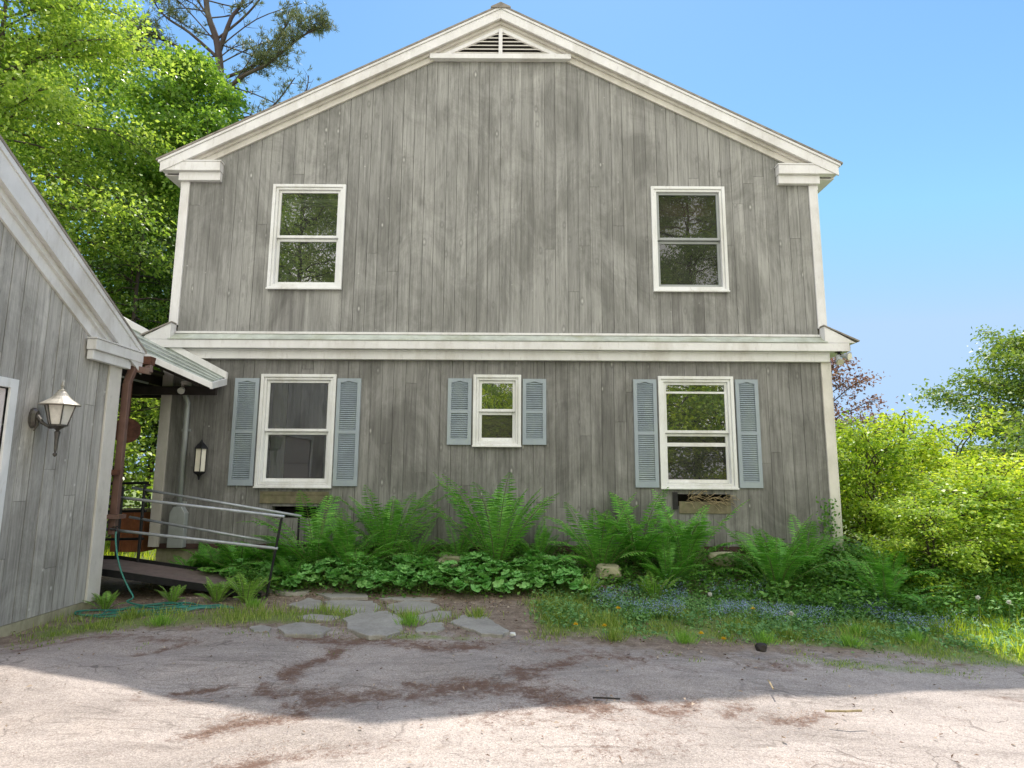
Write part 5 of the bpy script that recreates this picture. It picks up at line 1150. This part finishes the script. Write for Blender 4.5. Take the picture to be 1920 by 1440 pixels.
def mantle(kind, x, y, sc, rz, label):
    g_ = 'lobed leaf plants bordering the flagstones'
    if len(mk_kinds) <= kind:
        vs, fs, st = mantle_mesh(70 + kind, 60, .26, .26); root = thing('lobed_leaf_plant', (x, y, G(x, y)), label, 'plant', g_)
        me = bpy.data.meshes.new('leaves'); me.from_pydata(vs, [], fs); me.update(); link_mesh('leaves', me, M['mantle'], root)
        me = bpy.data.meshes.new('stalks'); me.from_pydata([tuple(v) for v in st.v], [], st.f); me.update(); link_mesh('stalks', me, M['stem'], root)
        root.scale = (sc,) * 3; root.rotation_euler = (0, 0, rz); mk_kinds.append(root)
    else: copy_thing(mk_kinds[kind], (x, y, G(x, y)), rz, sc, label, g_)
ML = [(-2.62, 8.02), (-2.30, 8.10), (-1.98, 7.98), (-1.72, 8.22), (-1.62, 7.92), (-1.36, 8.02), (-1.10, 8.22), (-1.04, 7.86), (-0.76, 8.00), (-0.52, 7.84), (-0.44, 8.18), (-0.20, 7.98), (0.04, 7.84), (0.12, 8.14), (0.38, 7.98), (0.62, 8.16), (0.70, 7.82), (-1.86, 8.32), (-3.55, 8.50), (-3.22, 8.42), (-2.92, 8.40), (0.36, 8.28), (-1.40, 8.34)]
WH = ['below the broad fern', 'just right of the ramp post', 'above the long back row stone', 'at the foot of the upright fern', 'overhanging the thin back row stone', 'over the middle of the back row stones', 'left of the pale flat rock', 'spilling toward the broad flagstone', 'in front of the pale flat rock', 'at the front edge below the tallest fern', 'tucked under the tallest fern', 'front and centre below the tallest fern', 'at the right front edge of the leaf bed', 'right of the tallest fern stalks', 'near the start of the blue flowers', 'left of the speckled rock', 'where leaf bed turns to grass', 'behind the back row of lobed plants on the left', 'under the handrail near the feathery plants', 'beneath the lower ramp rail end', 'next to the far ramp post', 'behind the right end of the leaf bed', 'behind the leaf bed right of the small leaning fern']
for k, (x, y) in enumerate(ML):
    mantle(k % 3, x, y, random.uniform(.85, 1.2), random.uniform(0, 6.2), 'round lobed green leaf plant ' + WH[k])

# ------------------------------------------------------------------ GROUND GROWTH (uncountable)
def scatter(n, x0, x1, y0, y1, dens):
    x = RG.uniform(x0, x1, n); y = RG.uniform(y0, y1, n); k = RG.uniform(0, 1, n) < dens(x, y); return x[k], y[k]
def patchy(x, y, f=2.2, s=0.0): return np.clip((fbm(x + s * 5, y + s * 3, f * 1.1) - .36) * 3.6, 0, 1)
def blades(x, y, h, w, lean=0.5):
    n = len(x); p = np.stack([x, y, gz(x, y) - .005], 1); az = RG.uniform(0, 2 * PI, n)
    d = np.stack([np.cos(az) * lean * RG.uniform(0, 1, n), np.sin(az) * lean * RG.uniform(0, 1, n), np.ones(n)], 1)
    nr = np.stack([RG.normal(0, 1, n), RG.normal(0, 1, n), np.zeros(n)], 1)
    return leaf_quads(p, d, nr, h, w, 0.0)
def near_stone(x, y):
    r = np.zeros(x.shape, bool)
    for pg in STONES:
        inside = np.zeros(x.shape, bool); n = len(pg)
        for i in range(n):
            x1, y1 = pg[i]; x2, y2 = pg[(i + 1) % n]
            c = ((y1 > y) != (y2 > y)) & (x < (x2 - x1) * (y - y1) / (y2 - y1 + 1e-9) + x1); inside ^= c
        r |= inside
    return r
x, y = scatter(150000, -4.8, 8.5, 5.3, 8.3, lambda x, y: np.clip((green_m(x, y) - .25) * 1.2 + (fbm(x, y, 3.1) - .5) * 1.3, 0, 1) * (0.12 + 0.88 * patchy(x, y, 3.5)) * (~near_stone(x, y)) * (x < 5.8))
hh = (0.025 + 0.07 * sstep((y - 5.8) / 1.0) * RG.uniform(.5, 1.3, len(x))) * (0.6 + 1.0 * vnoise(x * 3, y * 3)); o = quads_obj('grass', blades(x, y, hh, RG.uniform(.004, .008, len(x)), .7), M['grass'])
tag(o, 'short patchy grass between the drive and the planted bed', 'grass', kind='stuff')
# grass beyond, behind the porch and on the right
x, y = scatter(16000, -14, -5.6, 9.2, 14, lambda x, y: x * 0 + .8); x2, y2 = scatter(26000, 4.6, 13, 5.6, 10.5, lambda x, y: x * 0 + .8)
x = np.concatenate([x, x2]); y = np.concatenate([y, y2]); o = quads_obj('meadow_grass', blades(x, y, RG.uniform(.05, .22, len(x)), RG.uniform(.006, .014, len(x)), .7), M['hedge'])
tag(o, 'longer sunlit grass behind the porch and under the right shrubs', 'grass', kind='stuff')

def cover(name, n, dens, x0, x1, y0, y1, hmax, L, mat, label, cat):
    x, y = scatter(n, x0, x1, y0, y1, dens); m = len(x); z = gz(x, y) + RG.uniform(0.01, 1, m) ** 1.2 * hmax * (0.5 + 0.5 * patchy(x, y, 3.1, 2))
    p = np.stack([x, y, z], 1); d = RG.normal(0, 1, (m, 3)); d[:, 2] = d[:, 2] * .35 + .15; nr = np.stack([RG.normal(0, .5, m), RG.normal(0, .5, m), np.ones(m)], 1)
    Ls = L * RG.uniform(.6, 1.3, m); return tag(quads_obj(name, leaf_quads(p, d, nr, Ls, Ls * .55), M[mat]), label, cat, kind='stuff')
bedm = lambda x, y: sstep((y - 7.62) / .3) * (0.45 + 0.55 * patchy(x, y, 1.6, 4))
cover('ground_cover', 44000, bedm, -3.5, 5.2, 7.55, 8.97, 0.28, .05, 'cover', 'dark mixed leaves filling the bed between the ferns', 'ground cover')
cover('weed_cover', 26000, lambda x, y: sstep((x - 2.6) / 1.2) * sstep((y - 7.0) / .4), 2.6, 7.0, 6.9, 9.6, 0.42, .06, 'cover', 'tangled dark weeds at the right corner of the house', 'weeds')
cover('low_weeds', 42000, lambda x, y: sstep((x - .1) / .5) * sstep((y - 5.9) / .9) * patchy(x, y, 2.9, 1), -.2, 6, 5.9, 8.1, 0.13, .045, 'fmnleaf', 'low broad leaved weeds along the front of the bed', 'weeds')
tuf = [(0.95, 5.95), (1.62, 6.02), (2.4, 6.1), (2.75, 6.35), (3.3, 6.25), (4.1, 6.5), (0.5, 6.6), (1.4, 6.9), (3.6, 6.7), (-0.35, 6.75), (-1.0, 6.35), (-3.5, 6.4), (-4.0, 6.75), (-2.9, 7.2), (2.0, 7.6), (4.6, 7.0)]
for k, (tx, ty) in enumerate(tuf):
    m = 190; a_ = RG.uniform(0, 2 * PI, m); r_ = np.minimum(abs(RG.normal(0, .06, m)), .12); xx = tx + r_ * np.cos(a_); yy = ty + r_ * np.sin(a_) * .8
    p = np.stack([xx - tx, yy - ty, gz(xx, yy) - G(tx, ty)], 1); d = np.stack([np.cos(a_) * r_ * 6 + RG.normal(0, .15, m), np.sin(a_) * r_ * 6 + RG.normal(0, .15, m), np.ones(m)], 1)
    o = quads_obj('grass_tuft', leaf_quads(p, d, np.stack([RG.normal(0, 1, m), RG.normal(0, 1, m), np.zeros(m)], 1), RG.uniform(.05, .15, m), RG.uniform(.005, .009, m), 0), M['fernlight'] if k % 3 else M['grass'], loc=(tx, ty, G(tx, ty)))
    tag(o, 'bright green grass tuft among the patchy turf by the drive', 'grass tuft', 'grass tufts beside the drive')
# forget-me-nots
fx0 = lambda x, y: sstep((x - .8) / .8) * sstep((5.4 - x) / .9) * np.exp(-((y - (7.25 + .05 * x)) / .50) ** 2)
x, y = scatter(16000, .7, 5.4, 6.5, 8.2, fx0); m = len(x)
p = np.stack([x, y, gz(x, y) + RG.uniform(.0, .16, m)], 1); d = RG.normal(0, 1, (m, 3)); d[:, 2] = abs(d[:, 2]) * .7; Lq = leaf_quads(p, d, RG.normal(0, 1, (m, 3)) + np.array([0, 0, 1.5]), RG.uniform(.03, .055, m), RG.uniform(.010, .018, m))
clu = (np.sin(x * 3.1) * np.sin(y * 7 + x) + RG.normal(0, .4, m)) > -.35
clu &= (fbm(x, y, 3.5) > .46)
xf = np.repeat(x[clu], 4) + RG.normal(0, .02, clu.sum() * 4); yf = np.repeat(y[clu], 4) + RG.normal(0, .02, clu.sum() * 4); mf = len(xf)
pf = np.stack([xf, yf, gz(xf, yf) + .10 + RG.uniform(0, .10, mf)], 1); df = RG.normal(0, 1, (mf, 3)); df[:, 2] *= .4
Fq = leaf_quads(pf, df, np.stack([RG.normal(0, .5, mf), RG.normal(-.5, .4, mf), np.ones(mf)], 1), np.full(mf, .011), np.full(mf, .010))
o = quads_obj('forget_me_nots', np.concatenate([Lq, Fq]), None, mats=[M['fmnleaf'], M['bluefl']], mi=np.concatenate([np.zeros(m), np.ones(mf)]))
tag(o, 'hazy patch of tiny blue flowers in front of the right ferns', 'flowers', kind='stuff')
# dry leaves on the soil and needles on the drive
def litter_d(x, y): return np.clip(soil_m(x, y) * (0.25 + 0.55 * (y > 6.9)) * (1 - .6 * green_m(x, y)) + .035, 0, 1) * np.where(near_stone(x, y), .06, 1)
x, y = scatter(26000, -5.0, 5.5, 2.6, 8.9, litter_d); m = len(x); p = np.stack([x, y, gz(x, y) + .004 + RG.uniform(0, .015, m)], 1); d = RG.normal(0, 1, (m, 3)); d[:, 2] *= .25
Ls = RG.uniform(.012, .042, m); o = quads_obj('dry_leaves', leaf_quads(p, d, np.stack([RG.normal(0, .4, m), RG.normal(0, .4, m), np.ones(m)], 1), Ls, Ls * RG.uniform(.25, .7, m), .3), M['litter'])
tag(o, 'dry brown leaf litter scattered over the soil and drive', 'leaf litter', kind='stuff')
x, y = scatter(200000, -4.5, 3, 3.0, 6.1, lambda x, y: needle_m(x, y) ** 1.5 * .30 + .006); m = len(x); p = np.stack([x, y, gz(x, y) - .012 + RG.uniform(0, .010, m)], 1); d = RG.normal(0, 1, (m, 3)); d[:, 2] *= .08
o = quads_obj('pine_needles', leaf_quads(p, d, np.stack([np.zeros(m), np.zeros(m), np.ones(m)], 1), RG.uniform(.02, .05, m), np.full(m, .0028), 0), M['needle_litter'])
tag(o, 'rusty drifts of fallen pine needles on the grey drive', 'pine needles', kind='stuff')

# vine climbing at the right corner
vn = thing('climbing_vine', (4.55, 8.9, 0.3), 'thin leafy vine climbing the right corner of the house', 'vine')
V_ = MB(); pts = [(4.52 + .05 * math.sin(k * 1.1), 8.93, .3 + k * .11) for k in range(9)]; V_.tube(pts, .006, 5); V_.build('stem', M['stem'], vn)
m = 260; t = RG.uniform(0, 1, m); p = np.stack([4.50 + RG.normal(0, .085, m) - 4.55, 8.90 + RG.normal(-.02, .03, m) - 8.9, t * .88], 1); d = RG.normal(0, 1, (m, 3)); d[:, 2] -= .3
quads_obj('foliage', leaf_quads(p, d, np.stack([RG.normal(0, .4, m), -np.ones(m), RG.normal(0, .4, m)], 1), RG.uniform(.03, .065, m), RG.uniform(.02, .04, m)), M['cover'], vn)

# dandelions
def dandelion(x, y, h, label, puff=False):
    z = G(x, y); r = thing('dandelion', (x, y, z), label, 'dandelion', 'dandelion clocks' if puff else 'yellow dandelions')
    s = MB(); s.tube([(x, y, z), (x + .01, y, z + h * .6), (x + .015, y - .005, z + h)], .0028, 5); s.build('stem', M['stem'], r)
    n = 90 if puff else 60; v = unit(RG.normal(0, 1, (n, 3)))
    if not puff: v[:, 2] = abs(v[:, 2]) * .6 + .05
    c = np.array([.015, -.005, h + .01]); P = np.repeat(c[None], n, 0); rad = .026 if puff else .028
    quads_obj('flower_head', leaf_quads(P, v, RG.normal(0, 1, (n, 3)), np.full(n, rad), np.full(n, .011 if puff else .007), 0), M['puff' if puff else 'yellow'], r)
dandelion(1.10, 6.62, .16, 'largest yellow dandelion in the grass in front of the speckled rock')
dandelion(0.90, 6.25, .06, 'yellow dandelion nearest the soil left of the largest one')
dandelion(0.62, 6.25, .06, 'yellow dandelion farthest left in the grass')
dandelion(1.80, 6.12, .06, 'yellow dandelion below the blue flowers')
dandelion(1.98, 6.02, .04, 'half closed yellow dandelion lowest at the soil edge')
dandelion(2.62, 6.95, .16, 'yellow dandelion among the blue flowers')
dandelion(5.12, 7.0, .36, 'white dandelion clock by the sunlit shrubs', True)
dandelion(5.36, 6.88, .34, 'white dandelion clock nearest the right edge', True)
dandelion(2.88, 6.6, .20, 'white dandelion clock in front of the lone fern', True)
dandelion(2.16, 6.95, .28, 'tall white dandelion clock above the blue flowers', True)
# bits on the drive
rock(2.176, 5.58, 0.03, .055, .045, .04, 7, 'small dark cone lying on bare soil at the drive edge', 'darkwood')
q = MB(); q.tube([(2.02, 4.19, .012), (2.14, 4.17, .018), (2.26, 4.20, .012)], .007, 6); tag(q.build('stick', M['straw']), 'short pale stick on the sunlit drive', 'stick')
q = MB(); q.tube([(1.86, 4.60, .012), (1.88, 4.70, .02), (1.90, 4.78, .012)], .006, 6); tag(q.build('stick', M['straw']), 'small pale stick on the shaded drive at the right', 'stick')
q = MB(); q.tube([(0.56, 4.41, .01), (0.66, 4.385, .016), (0.74, 4.39, .01)], .006, 6); tag(q.build('stick', M['darkwood']), 'short dark twig beside the needle drift', 'stick')
rock(0.02, 6.04, 0.015, .035, .025, .02, 8, 'small white stone at the grass edge of the path', 'puff')

# ------------------------------------------------------------------ LIGHT, SKY, CAMERA
sd = Vector((0.125, 1.0, 1.85)).normalized()
el = math.asin(sd.z); rot = math.atan2(sd.x, sd.y)
w = bpy.data.worlds.new('World'); SC.world = w; w.use_nodes = True; nt = w.node_tree; nt.nodes.clear()
sky = nt.nodes.new('ShaderNodeTexSky'); sky.sky_type = 'NISHITA'; sky.sun_disc = False; sky.sun_elevation = el; sky.sun_rotation = rot
sky.air_density = 1.0; sky.dust_density = 0.15; sky.ozone_density = 1.6; sky.altitude = 100
t = NT(nt)
dirv = t.n('ShaderNodeTexCoord').outputs['Generated']
sep = t.n('ShaderNodeSeparateXYZ', {0: dirv})
clear = t.mix(1.0, sky.outputs[0], (1.05, 1.36, 1.95), 'MULTIPLY')
clear = t.mix(1.0, clear, (3.35, 4.85, 6.9), 'DARKEN')
# unseen bright sky added opposite the sun to lift the shaded side
cn = t.noise(t.mapping(dirv, (2.2, 2.2, 4.0)), 1.3, 6, 0.6, 0.4)
sky_fill = t.ramp(cn, [(0.30, (8.8, 9.0, 9.2)), (0.55, (15.8, 15.2, 14.2)), (0.75, (19.5, 18.6, 17.0))])
north = t.ramp(t.math('MULTIPLY', sep.outputs['Y'], -1.0), [(0.02, 0.0), (0.35, 1.0)])
colr = t.mix(north, clear, sky_fill)
bg = t.n('ShaderNodeBackground', {'Color': colr, 'Strength': 0.15})
t.n('ShaderNodeOutputWorld', {'Surface': bg.outputs[0]})
sun = bpy.data.lights.new('sun', 'SUN'); sun.energy = 5.0; sun.angle = math.radians(0.53); sun.color = (1.0, 0.94, 0.86)
so = bpy.data.objects.new('sun', sun); COL.objects.link(so); so.rotation_euler = sd.to_track_quat('Z', 'Y').to_euler(); so.location = (2, 20, 30)

cam = bpy.data.cameras.new('camera'); co = bpy.data.objects.new('camera', cam); COL.objects.link(co); SC.camera = co
cam.sensor_width = 36; cam.lens = 36 * 1148 / 1920; cam.clip_end = 5000; cam.clip_start = 0.05
pit = math.atan(0.148); rl = math.radians(0.33)
fw = Vector((0, math.cos(pit), math.sin(pit))); u0 = Vector((0, -math.sin(pit), math.cos(pit))); r0 = Vector((1, 0, 0))
rt = math.cos(rl) * r0 + math.sin(rl) * u0; uu = -math.sin(rl) * r0 + math.cos(rl) * u0
mw = Matrix((rt, uu, -fw)).transposed().to_4x4(); mw.translation = Vector((0, 0, 1.5)); co.matrix_world = mw
SC.view_settings.view_transform = 'Standard'; SC.view_settings.look = 'None'; SC.view_settings.exposure = 0; SC.view_settings.gamma = 1
SC.cycles.max_bounces = 8; SC.cycles.transparent_max_bounces = 8; SC.cycles.use_denoising = True
